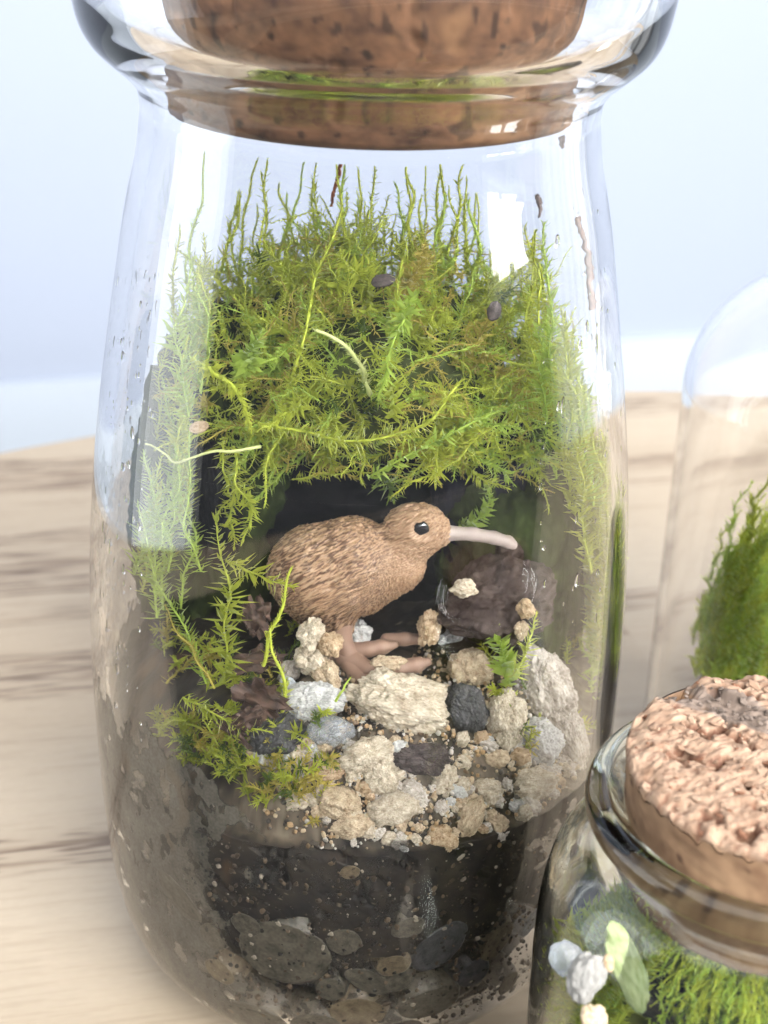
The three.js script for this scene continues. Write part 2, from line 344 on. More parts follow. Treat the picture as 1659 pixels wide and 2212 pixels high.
// sand grains
{
  reseed(5);
  const N = 2600, im = new THREE.InstancedMesh(stoneGeo(3, 2, 0.3, (t) => mix3([0.75, 0.7, 0.62], [1, 1, 1], t)), M.stone, N), o = new THREE.Object3D(), c = new THREE.Color();
  for (let i = 0; i < N; i++) {
    const a = rr(-0.35, 1.2), r = 0.027 * Math.sqrt(rr(0.08, 1)), x = r * Math.sin(a), z = r * Math.cos(a), v = inGlass(V(x, ground(x, z) + rr(-0.0004, 0.0004), z), 0.0005), s = rr(0.00008, 0.00026);
    if (i % 3 === 0) { const w = onGround(rr(650, 1240), rr(1520, 1826), 0, 0.0007); v.copy(w); }
    o.position.copy(v); o.scale.set(s * rr(0.8, 1.5), s, s * rr(0.8, 1.2)); o.rotation.set(rnd() * 6, rnd() * 6, rnd() * 6); o.updateMatrix();
    im.setMatrixAt(i, o.matrix);
    const q = rnd(), k = q < 0.3 ? [0.55, 0.45, 0.31] : q < 0.5 ? [0.45, 0.31, 0.17] : q < 0.62 ? [0.6, 0.58, 0.54] : q < 0.8 ? [0.20, 0.14, 0.09] : [0.09, 0.08, 0.07];
    im.setColorAt(i, c.setRGB(...k));
  }
  im.name = 'sand';
  scene.add(tag(im, 'coarse cream and brown sand between the gravel stones in the large jar', 'sand', null, 'stuff'));
}

// ---------------------------------------------------------------- the soil in the jar
{
  const seg = 560, rows = 200, tops = 46, pos = [], col = [], idx = [];
  const edge = (a) => { const r = 0.0278, x = r * Math.sin(a), z = r * Math.cos(a); return ground(x, z) - 0.0006; };
  const soilCol = (x, y, z) => {
    const n = fbm(x * 420, y * 420, z * 420, 4), m = fbm(x * 130 + 4, y * 130, z * 130, 3);
    let c = mix3([0.006, 0.005, 0.004], [0.036, 0.027, 0.018], clamp(0.5 + n * 1.8, 0, 1));
    c = mix3(c, [0.085, 0.045, 0.02], smoothstep(m, 0.16, 0.34) * smoothstep(-x, -0.006, 0.008));
    if (ns(x * 1500, y * 1500, z * 1500) > 0.60) c = [0.2, 0.16, 0.11];
    return c;
  };
  for (let j = 0; j <= rows + tops; j++) for (let i = 0; i <= seg; i++) {
    const a = (i / seg) * Math.PI * 2, e = edge(a);
    let x, y, z;
    if (j <= rows) {
      y = lerp(FLOOR + 0.0002, e, j / rows);
      const s = V(Math.sin(a), 0, Math.cos(a)), q = 0.5 + 0.9 * fbm(s.x * 7, y * 300, s.z * 7, 4);
      const r = Ri(y) + 0.0001 - lerp(0.0028, 0.0011, smoothstep(y, 0.015, 0.020)) * smoothstep(q + 0.5 * smoothstep(-y, -0.024, -0.016), 0.60, 0.70) - 0.0003 * clamp(fbm(s.x * 30, y * 900, s.z * 30, 2), 0, 0.4);
      x = r * s.x; z = r * s.z;
    } else {
      const k = 1 - (j - rows) / tops, r = (Ri(e) - 0.0003) * k;
      x = r * Math.sin(a); z = r * Math.cos(a); y = lerp(ground(x, z) - 0.0005, e, smoothstep(k, 0.9, 1)) + 0.0006 * fbm(x * 700, 2, z * 700, 3);
    }
    pos.push(x, y, z);
    let c = soilCol(x, y, z);
    if (j > rows) { const sandy = smoothstep(z + 0.35 * x, -0.002, 0.012) * smoothstep(fbm(x * 240, 9, z * 240, 3), -0.3, 0.15); c = mix3(c, mix3([0.10, 0.075, 0.05], [0.36, 0.29, 0.2], clamp(0.5 + 2.2 * fbm(x * 1100, 1, z * 1100, 3), 0, 1)), sandy * 0.5); }
    col.push(...c);
  }
  const W = seg + 1;
  for (let j = 0; j < rows + tops; j++) for (let i = 0; i < seg; i++) { const a = j * W + i; idx.push(a, a + 1, a + W, a + 1, a + W + 1, a + W); }
  const g = new THREE.BufferGeometry();
  g.setAttribute('position', new THREE.Float32BufferAttribute(pos, 3)); g.setAttribute('color', new THREE.Float32BufferAttribute(col, 3)); g.setIndex(idx); g.computeVertexNormals();
  tag(mesh('soil', g, M.soil), 'black brown soil filling the lower half of the large jar', 'soil', null, 'stuff');
}

{
  reseed(47);
  const N = 2600, im = new THREE.InstancedMesh(stoneGeo(13, 2, 0.5, (t) => mix3([0.7, 0.7, 0.7], [1, 1, 1], t)), M.stone, N), o = new THREE.Object3D(), c = new THREE.Color();
  for (let i = 0; i < N; i++) {
    const az = rr(-0.55, 1.5), h = rr(0.010, 0.0355), r = Ri(h) + 0.00006, s = 0.00006 + 0.00026 * Math.pow(rnd(), 3);
    o.position.set(r * Math.sin(az), h, r * Math.cos(az)); o.scale.set(s * rr(0.7, 1.8), s * rr(0.6, 1.2), s); o.rotation.set(rnd() * 6, rnd() * 6, rnd() * 6); o.updateMatrix(); im.setMatrixAt(i, o.matrix);
    const q = rnd();
    im.setColorAt(i, c.setRGB(...(q < 0.45 ? [0.020, 0.016, 0.012] : q < 0.75 ? [0.075, 0.052, 0.034] : q < 0.93 ? [0.15, 0.105, 0.065] : [0.36, 0.31, 0.24])));
  }
  im.name = 'grit';
  scene.add(tag(im, 'fine brown and black grit in the soil against the glass of the large jar', 'grit', null, 'stuff'));
}

// ---------------------------------------------------------------- drainage pebbles pressed against the glass low in the jar
{
  const P = [
    ['oval dark pebble alone on the lower left of the large jar', 'pebble', 400, 1925, 40, 52, 0.65], ['biggest dark pebble at the lower left of the middle of the large jar', 'pebble', 618, 2044, 100, 78, -0.35],
    ['brown pebble along the lower left edge of the large jar', 'tanPebble', 398, 2108, 96, 50, -0.82], ['dark pebble at the bottom of the large jar under the biggest pebble', 'pebble', 556, 2186, 84, 44, 0.05],
    ['slim pebble lying slanted at the bottom middle of the large jar', 'pebble', 797, 2106, 62, 26, -0.6], ['rough brown pebble under the slim slanted pebble', 'tanPebble', 772, 2172, 60, 44, -0.4],
    ['black oval pebble at the bottom right of the large jar', 'pebble', 922, 2150, 66, 36, 0.22], ['dark upright pebble right of the middle low in the large jar', 'dark', 945, 2030, 52, 62, -0.5],
    ['small oval pebble alone near the lower right edge of the large jar', 'tanPebble', 1083, 2108, 28, 22, 0.5], ['long pebble along the bottom right edge of the large jar', 'dark', 1030, 2186, 90, 32, 0.36],
    ['small dark pebble near the right edge above the small oval pebble', 'grey', 1132, 1978, 22, 26, -0.3], ['tan pebble at the left edge of the large jar above the oval dark pebble', 'tanPebble', 268, 1838, 26, 74, 0.45],
    ['dark brown pebble low in the middle of the large jar', 'tanPebble', 846, 2072, 40, 26, 0.3], ['dark pebble left of the biggest pebble', 'pebble', 470, 2010, 34, 28, 0.2],
    ['dark pebble touching the left glass below the tan edge pebble', 'pebble', 318, 1990, 34, 40, 0.7], ['olive grey pebble wedged under the oval dark pebble', 'tanPebble', 486, 2084, 40, 26, -0.7],
    ['round black pebble between the biggest pebble and the slim slanted one', 'pebble', 716, 2122, 34, 30, 0.2], ['grey pebble right of the biggest pebble', 'pebble', 744, 2022, 40, 34, -0.3],
    ['dark pebble at the very bottom under the slim slanted pebble', 'pebble', 690, 2196, 60, 30, 0.1], ['black pebble at the very bottom under the black oval one', 'pebble', 850, 2204, 56, 28, 0.1],
    ['brown black pebble right of the slim slanted pebble', 'pebble', 858, 2106, 34, 24, 0.5], ['dark pebble above the black oval one', 'dark', 1012, 2088, 40, 30, 0.4], ['grey brown pebble high on the right of the pebbles', 'tanPebble', 1062, 2020, 36, 40, -0.2],
    ['dull black pebble above the brown pebble of the lower left', 'pebble', 540, 1984, 38, 26, -0.2], ['olive pebble above the dark upright pebble', 'pebble', 878, 1990, 40, 26, 0.3],
    ['small buff stone stuck in the dark soil below the gravel', 'tanPebble', 756, 1872, 24, 18, 0.4],
  ];
  P.forEach(([label, kind, x, y, a, b, turn], i) => {
    const hit = entry(x, y, 0.00005);
    if (!hit) return;
    const s = pxm(hit), n = V(hit.x, 0, hit.z).normalize();
    n.y = -(Ri(hit.y + 0.001) - Ri(hit.y - 0.001)) / 0.002; n.normalize();
    const facing = Math.max(0.35, Math.abs(n.dot(rayAt(x, y)))), rz = 0.0034;
    const up = camU.clone().addScaledVector(n, -camU.dot(n)).normalize(), right = up.clone().cross(n);
    const q = new THREE.Quaternion().setFromRotationMatrix(new THREE.Matrix4().makeBasis(right, up, n).multiply(new THREE.Matrix4().makeRotationZ(turn))), at = hit.clone().addScaledVector(n, -rz * 0.60);
    const rx = a * s * 1.15, ry = b * s * 1.15 / Math.sqrt(facing);
    const inv = q.clone().invert(), pg = stoneGeo(i * 4.7 + 31, 26, 0.055, toneOf(kind), 0.45, 0.15).scale(rx, ry, rz), pp = pg.attributes.position, pv = V();
    for (let k = 0; k < pp.count; k++) {
      pv.fromBufferAttribute(pp, k).applyQuaternion(q).add(at);
      inGlass(pv, -0.00020 - 0.00002 * i / 15); pv.sub(at).applyQuaternion(inv); pp.setXYZ(k, pv.x, pv.y, pv.z);
    }
    pg.computeVertexNormals();
    const o = tag(mesh('pebble', pg, M.wetStone), label, 'pebble', 'drainage pebbles in the large jar');
    o.position.copy(at); o.quaternion.copy(q);
  });
}

// ---------------------------------------------------------------- the large jar
{
  const jar = thing('glass_jar', 'large clear glass jar with a flared mouth holding the kiwi figurine', 'jar');
  const pts = [];
  const outer = JS.filter(([h], i) => i % 3 === 0 || i === JS.length - 1);
  pts.push([0.0001, 0.0012], [0.010, 0.0008], [0.0135, 0.0002]);
  for (const [h, r] of outer) pts.push([r, h]);
  // the flared mouth: a shelf, then an upright wall and a rounded lip
  const mouth = new THREE.SplineCurve([[0.02240, 0.1045], [0.02265, 0.1064], [0.02370, 0.1078], [0.02530, 0.1092], [0.02690, 0.1108], [0.02790, 0.1128], [0.02845, 0.1155], [0.02880, 0.1185], [0.0290, 0.1230], [0.02895, 0.1245], [0.0283, 0.1254], [0.0276, 0.1254], [0.0270, 0.1245], [0.0267, 0.1230],
    [0.02655, 0.1185], [0.02610, 0.1155], [0.02530, 0.1135], [0.02400, 0.1119], [0.02270, 0.1108], [0.02160, 0.1096], [0.02095, 0.1078], [0.02070, 0.1060], [0.02070, 0.1045]].map(([r, h]) => new THREE.Vector2(r, h)));
  for (const p of mouth.getPoints(110).slice(1)) pts.push([p.x, p.y]);
  for (const [h] of outer.slice(0, -1).reverse()) if (h > FLOOR + 0.0012) pts.push([Ri(h), h]);
  const rb = Ri(FLOOR + 0.0012);
  for (let i = 1; i <= 6; i++) { const a = i / 6 * Math.PI / 2; pts.push([rb - 0.004 + 0.004 * Math.cos(a), FLOOR + 0.0012 - 0.0012 * Math.sin(a)]); }
  pts.push([0.0001, FLOOR]);
  mesh('body', lathe(pts, 256), M.glass, jar);

  // dried silt and mist on the inside of the glass: 0 at the front, the left of the jar is negative
  const TOP = 0.074, H0 = FLOOR + 0.001;
  const film = dataTex(2048, 768, (u, v) => {
    const az = (u - 0.5) * 360; if (az > 120 || az < -150) return [0, 0, 0, 0];
    const h = lerp(H0, TOP, v) * 1000, s = Math.sin(az * Math.PI / 180) * 3, c = Math.cos(az * Math.PI / 180) * 3;
    const n = fbm(s * 2.2, h * 0.22, c * 2.2, 4), f = fbm(s * 9, h * 0.6, c * 9, 3), g = ns(s * 40, h * 4, c * 40);
    const blot = fbm(s * 3.4 + 9, h * 0.30, c * 3.4, 3);
    let a = 0;
    const edge = (x) => smoothstep(x, 0, 1), top = 44 + 6 * n + 3 * f, left = edge((-az - 26 + 34 * n + 12 * f) / 3);
    a = Math.max(a, left * edge((top - h) / 0.8) * (0.84 + 0.14 * g));                                       // the thick silt on the left
    a = Math.max(a, (az < 12 ? 1 : 0) * edge((n + 0.5 * f - 0.10) / 0.05) * edge((38 + 3 * n - h) / 1) * 0.5);   // thin scattered patches in front
    a = Math.max(a, edge((-az + 8 + 40 * n) / 4) * edge((13 + 14 * n + 4 * f - h) / 1.5) * edge((0.12 - blot) / 0.05) * (0.6 + 0.14 * g));       // between the pebbles
    const hole = smoothstep(blot + 0.35 * fbm(s * 16, h * 0.9, c * 16, 2), 0.15, 0.18) * smoothstep(h, 10, 16);
    a *= 1 - 0.95 * hole;
    const mist = smoothstep(-az, 46, 66) * edge((70 + 6 * n + 3 * f - h) / 2) * edge((h - 38) / 3);
    const drop = smoothstep(ns(s * 26, h * 0.9, c * 26), 0.26, 0.32) + smoothstep(ns(s * 60 + 5, h * 2.2, c * 60), 0.36, 0.42);
    a = Math.max(a, mist * 0.24 * (1 - clamp(drop, 0, 1)) * (1 - 0.9 * hole));
    let col = mix3([0.048, 0.042, 0.031], [0.15, 0.135, 0.105], clamp(0.5 + 1.0 * n + 0.8 * f + 0.4 * g, 0, 1));
    col = mix3(col, [0.12, 0.085, 0.05], edge((fbm(s * 1.7 + 3, h * 0.12, c * 1.7, 2) - 0.15) / 0.1) * 0.6);
    if (az > -20) col = mix3(col, [0.035, 0.03, 0.024], edge((az + 20 + 40 * n) / 4) * 0.75);
    if (h > top) col = [0.30, 0.31, 0.29];
    return [srgb(col[0]), srgb(col[1]), srgb(col[2]), clamp(a, 0, 1)];
  }, true);
  const rows = 60, seg = 200, pos = [], uv = [], idx = [];
  for (let j = 0; j <= rows; j++) for (let i = 0; i <= seg; i++) {
    const h = lerp(H0, TOP, j / rows), az = (i / seg - 0.5) * Math.PI * 2, r = Ri(h) + 0.00015;
    pos.push(r * Math.sin(az), h, r * Math.cos(az)); uv.push(i / seg, j / rows);
  }
  for (let j = 0; j < rows; j++) for (let i = 0; i < seg; i++) { const a = j * (seg + 1) + i; idx.push(a, a + 1, a + seg + 1, a + 1, a + seg + 2, a + seg + 1); }
  const g = new THREE.BufferGeometry();
  g.setAttribute('position', new THREE.Float32BufferAttribute(pos, 3)); g.setAttribute('uv', new THREE.Float32BufferAttribute(uv, 2)); g.setIndex(idx); g.computeVertexNormals();
  {
    reseed(91);
    const N = 420, im = new THREE.InstancedMesh(new THREE.SphereGeometry(1, 12, 9), std({ color: 0xffffff, transmission: 1, roughness: 0, ior: 1.33, thickness: 0.0004 }), N), q = new THREE.Object3D();
    for (let i = 0; i < N; i++) {
      const left = i < 320, az = left ? -rr(48, 112) * Math.PI / 180 : rr(40, 100) * Math.PI / 180, h = left ? rr(0.040, 0.088) : rr(0.055, 0.098), r = Ri(h) - 0.00002, sz = 0.00008 + 0.00022 * Math.pow(rnd(), 2);
      q.position.set(r * Math.sin(az), h, r * Math.cos(az)); q.rotation.set(0, az, 0); q.scale.set(sz * rr(0.7, 1.2), sz * rr(1, 3.2), sz * 0.6); q.updateMatrix(); im.setMatrixAt(i, q.matrix);
    }
    im.name = 'water_droplets'; im.userData.kind = 'stuff';
    jar.add(im);
  }
  tag(mesh('silt_film', g, std({ map: film, transparent: true, roughness: 0.6, side: THREE.DoubleSide }), jar), 'grey beige dried silt and mist on the inside of the glass');
}

// ---------------------------------------------------------------- corks
function corkColor(light, dark, spot, q = 1) {
  return (x, y, z) => {
    const n = fbm(x * 170 * q, y * 170 * q, z * 170 * q, 4), g = ns(x * 1400, y * 1400, z * 1400), s = fbm(x * 330 * q + 9, y * 260 * q, z * 330 * q, 2);
    let c = mix3(dark, light, clamp(0.55 + 1.1 * n + 0.22 * g, 0, 1));
    c = mix3(c, spot, smoothstep(s, 0.20, 0.36) * 0.85);
    return c;
  };
}
{
  const pts = [[0.0001, 0.1048], [0.0180, 0.1048], [0.0187, 0.1050], [0.0191, 0.1055]];
  for (let i = 1; i <= 110; i++) pts.push([lerp(0.0191, 0.0222, i / 110), lerp(0.1055, 0.136, i / 110)]);
  pts.push([0.0218, 0.1368], [0.0001, 0.1370]);
  const g = lathe(pts, 420), p = g.attributes.position;
  for (let i = 0; i < p.count; i++) {
    const x = p.getX(i), y = p.getY(i), z = p.getZ(i), r = Math.hypot(x, z);
    if (y > 0.1052 && r > 0.01) { const k = 1 - 0.00035 / r * clamp(smoothstep(fbm(x * 330 + 9, y * 200, z * 330, 2), 0.15, 0.36) * 2 + 0.5 * ns(x * 600, y * 600, z * 600), -1, 2.4); p.setX(i, x * k); p.setZ(i, z * k); }
  }
  g.computeVertexNormals();
  const c1 = corkColor([0.20, 0.098, 0.047], [0.042, 0.019, 0.010], [0.010, 0.006, 0.004], 1.9);
  colored(g, (x, y, z) => mix3(mix3(c1(x, y, z), [0.30, 0.16, 0.075], smoothstep(fbm(x * 140, y * 140, z * 140 + 5, 3), 0.08, 0.25) * 0.6), [0.02, 0.011, 0.007], smoothstep(ns(x * 700, y * 330, z * 700) + 0.5 * fbm(x * 200, y * 200, z * 200, 2), 0.34, 0.5) * 0.7));
  tag(mesh('cork_stopper', g, M.cork), 'dark brown cork stopper in the mouth of the large jar', 'cork');
}

// ---------------------------------------------------------------- moss
const GREEN = { bright: [[0.30, 0.36, 0.025], [0.70, 0.76, 0.10]], mid: [[0.22, 0.27, 0.018], [0.56, 0.60, 0.06]], deep: [[0.05, 0.09, 0.008], [0.18, 0.26, 0.02]], olive: [[0.30, 0.25, 0.03], [0.66, 0.56, 0.12]], pale: [[0.42, 0.46, 0.16], [0.78, 0.82, 0.40]], fresh: [[0.26, 0.37, 0.04], [0.56, 0.72, 0.12]] };
class Soft {                                                   // collects leaves and stems
  constructor() { this.p = []; this.c = []; this.i = []; }
  leaf(b, dir, out, len, w, curl, c0, c1) {
    const side = dir.clone().cross(out).normalize(), up = side.clone().cross(dir).normalize(), n = this.p.length / 3;
    const mid = b.clone().addScaledVector(dir, len * 0.48).addScaledVector(out, len * curl * 0.25), tip = b.clone().addScaledVector(dir, len * 0.95).addScaledVector(out, len * curl);
    const cm = mix3(c0, c1, 0.6);
    for (const [v, c] of [[b.clone().addScaledVector(side, w * 0.35), c0], [b.clone().addScaledVector(side, -w * 0.35), c0], [mid.clone().addScaledVector(side, w).addScaledVector(up, w * 0.5), cm], [mid.clone().addScaledVector(side, -w).addScaledVector(up, w * 0.5), cm], [mid, cm], [tip, c1]]) { this.p.push(v.x, v.y, v.z); this.c.push(...c); }
    this.i.push(n, n + 1, n + 4, n, n + 4, n + 2, n + 1, n + 3, n + 4, n + 2, n + 4, n + 5, n + 4, n + 3, n + 5);
  }
  tube(pts, r0, r1, color, sides = 5) {
    const n0 = this.p.length / 3, up = V(0.3, 0.2, 1).normalize();
    pts.forEach((p, k) => {
      const t = pts[Math.min(k + 1, pts.length - 1)].clone().sub(pts[Math.max(k - 1, 0)]).normalize(), a = t.clone().cross(up).normalize(), b = t.clone().cross(a), r = lerp(r0, r1, k / (pts.length - 1));
      for (let s = 0; s < sides; s++) { const th = s / sides * Math.PI * 2, v = p.clone().addScaledVector(a, r * Math.cos(th)).addScaledVector(b, r * Math.sin(th)); this.p.push(v.x, v.y, v.z); this.c.push(...color); }
      if (k) for (let s = 0; s < sides; s++) { const q = n0 + (k - 1) * sides, s2 = (s + 1) % sides; this.i.push(q + s, q + s2, q + sides + s, q + s2, q + sides + s2, q + sides + s); }
    });
  }
  geo() {
    const g = new THREE.BufferGeometry();
    g.setAttribute('position', new THREE.Float32BufferAttribute(this.p, 3)); g.setAttribute('color', new THREE.Float32BufferAttribute(this.c, 3)); g.setIndex(this.i); g.computeVertexNormals();
    return g;
  }
}
function frond(points, o = {}, leaves = new Soft(), stems = new Soft()) {
  const { len = 0.0013, gap = 0.00033, spread = 1.0, tone = 'mid', whorl = 3, thick = 0.00013, curl = 0.4, wide = 0.13, keep = inGlass, bare = 0 } = o, [A, B] = GREEN[tone];
  const curve = new THREE.CatmullRomCurve3(points), L = curve.getLength(), n = Math.max(6, Math.round(L / gap)), wv = rr(0, 50), pts = curve.getSpacedPoints(n).map((p, k) => { const q = k / n * 3.2, a = 0.0013 * Math.min(1, q) * Math.min(1, L / 0.012); return keep(p.add(V(a * ns(q, wv, 1), a * 0.5 * ns(q, wv, 9), a * ns(q, wv, 5)))); });
  stems.tube(pts, thick, thick * 0.55, mix3(A, B, 0.35));
  const start = Math.floor(n * bare), shade = rr(0, 0.5);
  for (let i = start; i <= n; i++) {
    const t = (i - start) / (n - start), T = pts[Math.min(i + 1, n)].clone().sub(pts[Math.max(i - 1, 0)]).normalize();
    const N = T.clone().cross(Math.abs(T.y) < 0.9 ? V(0, 1, 0) : V(1, 0, 0)).normalize(), Bn = T.clone().cross(N);
    const size = len * (0.6 + 0.4 * Math.sin(Math.PI * Math.min(1, 0.25 + t * 0.8))) * rr(0.75, 1.2) * (t > 0.9 ? 0.8 : 1);
    for (let k = 0; k < whorl; k++) {
      const th = i * 2.399 + k * 2.094 + rr(-0.3, 0.3), out = N.clone().multiplyScalar(Math.cos(th)).addScaledVector(Bn, Math.sin(th)), sp = spread * (t > 0.88 ? lerp(1, 0.3, (t - 0.88) / 0.12) : 1) * rr(0.45, 1.45);
      const dir = T.clone().multiplyScalar(Math.cos(sp)).addScaledVector(out, Math.sin(sp)).normalize(), s = shade + rr(0, 0.5);
      leaves.leaf(pts[i], dir, out, size, size * wide * rr(0.7, 1.3), curl * rr(-0.4, 1.8), mix3(A, B, s * 0.6), mix3(A, B, clamp(s + 0.25, 0, 1)));
    }
  }
  return [leaves, stems];
}
function sprig(label, group, points, o, name = 'moss_sprig') {
  const t = thing(name, label, 'moss', group), [l, s] = frond(points, o), b = points[0].clone();
  t.position.copy(b);
  mesh('stem', s.geo().translate(-b.x, -b.y, -b.z), M.stem, t);
  tag(mesh('leaves', l.geo().translate(-b.x, -b.y, -b.z), M.leaf, t), null, null, null, 'stuff');
  return t;
}
const path = (...q) => q.map(([x, y, z]) => onZ(x, y, z));

// the mound behind the kiwi: a dark bed with shoots all over it
const MC = V(0.0010, 0.0740, -0.0080), MR = V(0.0180, 0.0120, 0.0125);
{
  reseed(11);
  const mound = thing('moss_mound', 'dense yellow green feathery moss mound filling the upper back of the large jar', 'moss');
  mound.userData.kind = 'stuff';
  const bed = stoneGeo(9, 24, 0.22, (t) => mix3([0.014, 0.022, 0.004], [0.10, 0.125, 0.022], t)), p = bed.attributes.position, v = V();
  for (let i = 0; i < p.count; i++) { v.fromBufferAttribute(p, i).multiply(MR).multiplyScalar(0.82).add(MC); inGlass(v, 0.001); p.setXYZ(i, v.x, v.y, v.z); }
  bed.computeVertexNormals();
  tag(mesh('moss_bed', bed, M.soil, mound), null, null, null, 'stuff');
  const leaves = new Soft(), stems = new Soft();
  for (let i = 0; i < 430; i++) {
    const u = rr(-1, 1), th = rr(0, Math.PI * 2), q = Math.sqrt(1 - u * u), n = V(q * Math.cos(th), u, q * Math.sin(th));
    if (n.z < -0.55 && rnd() < 0.7) { i--; continue; }
    if (n.y < -0.75) continue;
    const root = n.clone().multiply(MR).multiplyScalar(0.86).add(MC), high = n.y > 0.25;
    const d = n.clone().multiplyScalar(high ? 0.55 : 0.8).add(V(rr(-0.5, 0.5), high ? 0.95 : rr(-0.5, 0.75), rr(-0.3, 0.5))).normalize(), L = (high ? rr(0.004, 0.0095) : rr(0.005, 0.0115));
    const droop = high ? -0.1 : rr(-0.1, 0.8), pts = [];
    const tangle = rnd() < 0.35; if (tangle) d.set(rr(-1, 1), rr(-0.4, 0.8), rr(-0.2, 1)).normalize();
    const bend = V(rr(-1, 1), rr(-0.5, 0.3), rr(-1, 1)).multiplyScalar(tangle ? 0.7 : 0.36);
    for (let k = 0; k <= 4; k++) { const s = k / 4, w = root.clone().addScaledVector(d, L * s).addScaledVector(bend, L * s * s); w.y -= droop * L * s * s * 0.5; pts.push(inGlass(w, 0.0007)); }
    if (pts.some((w) => { const q = w.clone().project(camera), x = (q.x + 1) / 2 * PW, y = (1 - q.y) / 2 * PH; return y > 1062 && x > 600 && x < 1130; })) continue;
    const r = rnd(), tone = n.z < -0.1 ? (r < 0.5 ? 'mid' : 'bright') : r < 0.46 ? 'bright' : r < 0.66 ? 'fresh' : r < 0.80 ? 'mid' : r < 0.94 ? 'olive' : 'deep';
    frond(pts, { tone, len: rr(0.0008, 0.0016), spread: rr(0.55, 1.25), gap: rr(0.00024, 0.00046), curl: rr(0.1, 0.9), wide: rr(0.09, 0.16) }, leaves, stems);
  }
  for (let i = 0; i < 800; i++) {                               // fine threads that tangle through the shoots
    const u = rr(-0.6, 1), th = rr(0, Math.PI * 2), q = Math.sqrt(1 - u * u), n = V(q * Math.cos(th), u, q * Math.sin(th));
    if (n.z < -0.3) continue;
    const a = n.clone().multiply(MR).multiplyScalar(rr(0.9, 1.28)).add(MC), L = rr(0.003, 0.007), d = V(rr(-1, 1), rr(-0.5, 1), rr(-0.4, 0.8)).normalize(), e = V(rr(-1, 1), rr(-1, 0.6), rr(-0.6, 0.8)).multiplyScalar(0.5 * L);
    const pts = [a, a.clone().addScaledVector(d, L * 0.5), a.clone().addScaledVector(d, L).add(e)].map((v) => inGlass(v, 0.0007));
    if (pts.some((w) => { const q = w.clone().project(camera), x = (q.x + 1) / 2 * PW, y = (1 - q.y) / 2 * PH; return y > 1040 && x > 560 && x < 1150; })) continue;
    frond(pts, { tone: ['bright', 'fresh', 'bright', 'olive', 'mid'][i % 5], len: rr(0.0004, 0.0009), gap: 0.00034, whorl: 2, thick: 0.00008, spread: rr(0.5, 1.2), curl: rr(0.2, 1), wide: 0.14 }, leaves, stems);
  }
  tag(mesh('stems', stems.geo(), M.stem, mound), null, null, null, 'stuff');
  tag(mesh('leaves', leaves.geo(), M.leaf, mound), null, null, null, 'stuff');
}
// the long shoots that stand against the back of the neck
{
  reseed(23);
  const xs = [[436, 320, 620], [470, 398, 640], [498, 412, 640], [528, 330, 600], [556, 340, 600], [590, 350, 560], [648, 340, 590], [680, 352, 600], [724, 345, 560], [748, 350, 600], [772, 356, 620], [812, 345, 600], [852, 352, 590], [884, 350, 560], [915, 345, 600], [950, 338, 580], [974, 336, 600], [1000, 345, 590], [1024, 350, 600], [1046, 358, 620], [372, 486, 760], [404, 540, 800]];
  for (let k = 0; k < 18; k++) xs.push([rr(500, 1060), rr(352, 430), rr(570, 660)]);
  xs.forEach(([x, y0, y1], i) => {
    const z = i === 0 || i === 20 || i === 21 ? -0.004 : rr(-0.021, -0.010), top = onZ(x + rr(-9, 9), y0 + (rnd() < 0.4 ? rr(10, 75) : rr(0, 14)), z), bot = onZ(x + rr(-26, 26), y1 + rr(0, 60), -0.010), m = top.clone().lerp(bot, 0.5);
    m.x += rr(-0.0008, 0.0008);
    const pts = [bot, bot.clone().lerp(m, 0.5).add(V(rr(-0.0005, 0.0005), 0, 0)), m, top].map((v) => inGlass(v, 0.0004));
    sprig(i === 0 ? 'tallest thin moss shoot at the upper left, apart from the others' : i === 20 ? 'pale moss shoot at the left edge of the mound, its tip below all the others' : 'tall upright moss shoot with its tip against the neck of the jar', i === 0 || i === 20 ? null : 'tall moss shoots under the neck of the large jar', pts,
      { tone: i % 4 === 3 ? 'bright' : i % 3 === 0 ? 'fresh' : 'bright', len: rr(0.0006, 0.0012), gap: rr(0.00034, 0.0006), spread: rr(0.5, 0.95), thick: rr(0.00014, 0.00024), curl: 0.4 });
  });
}
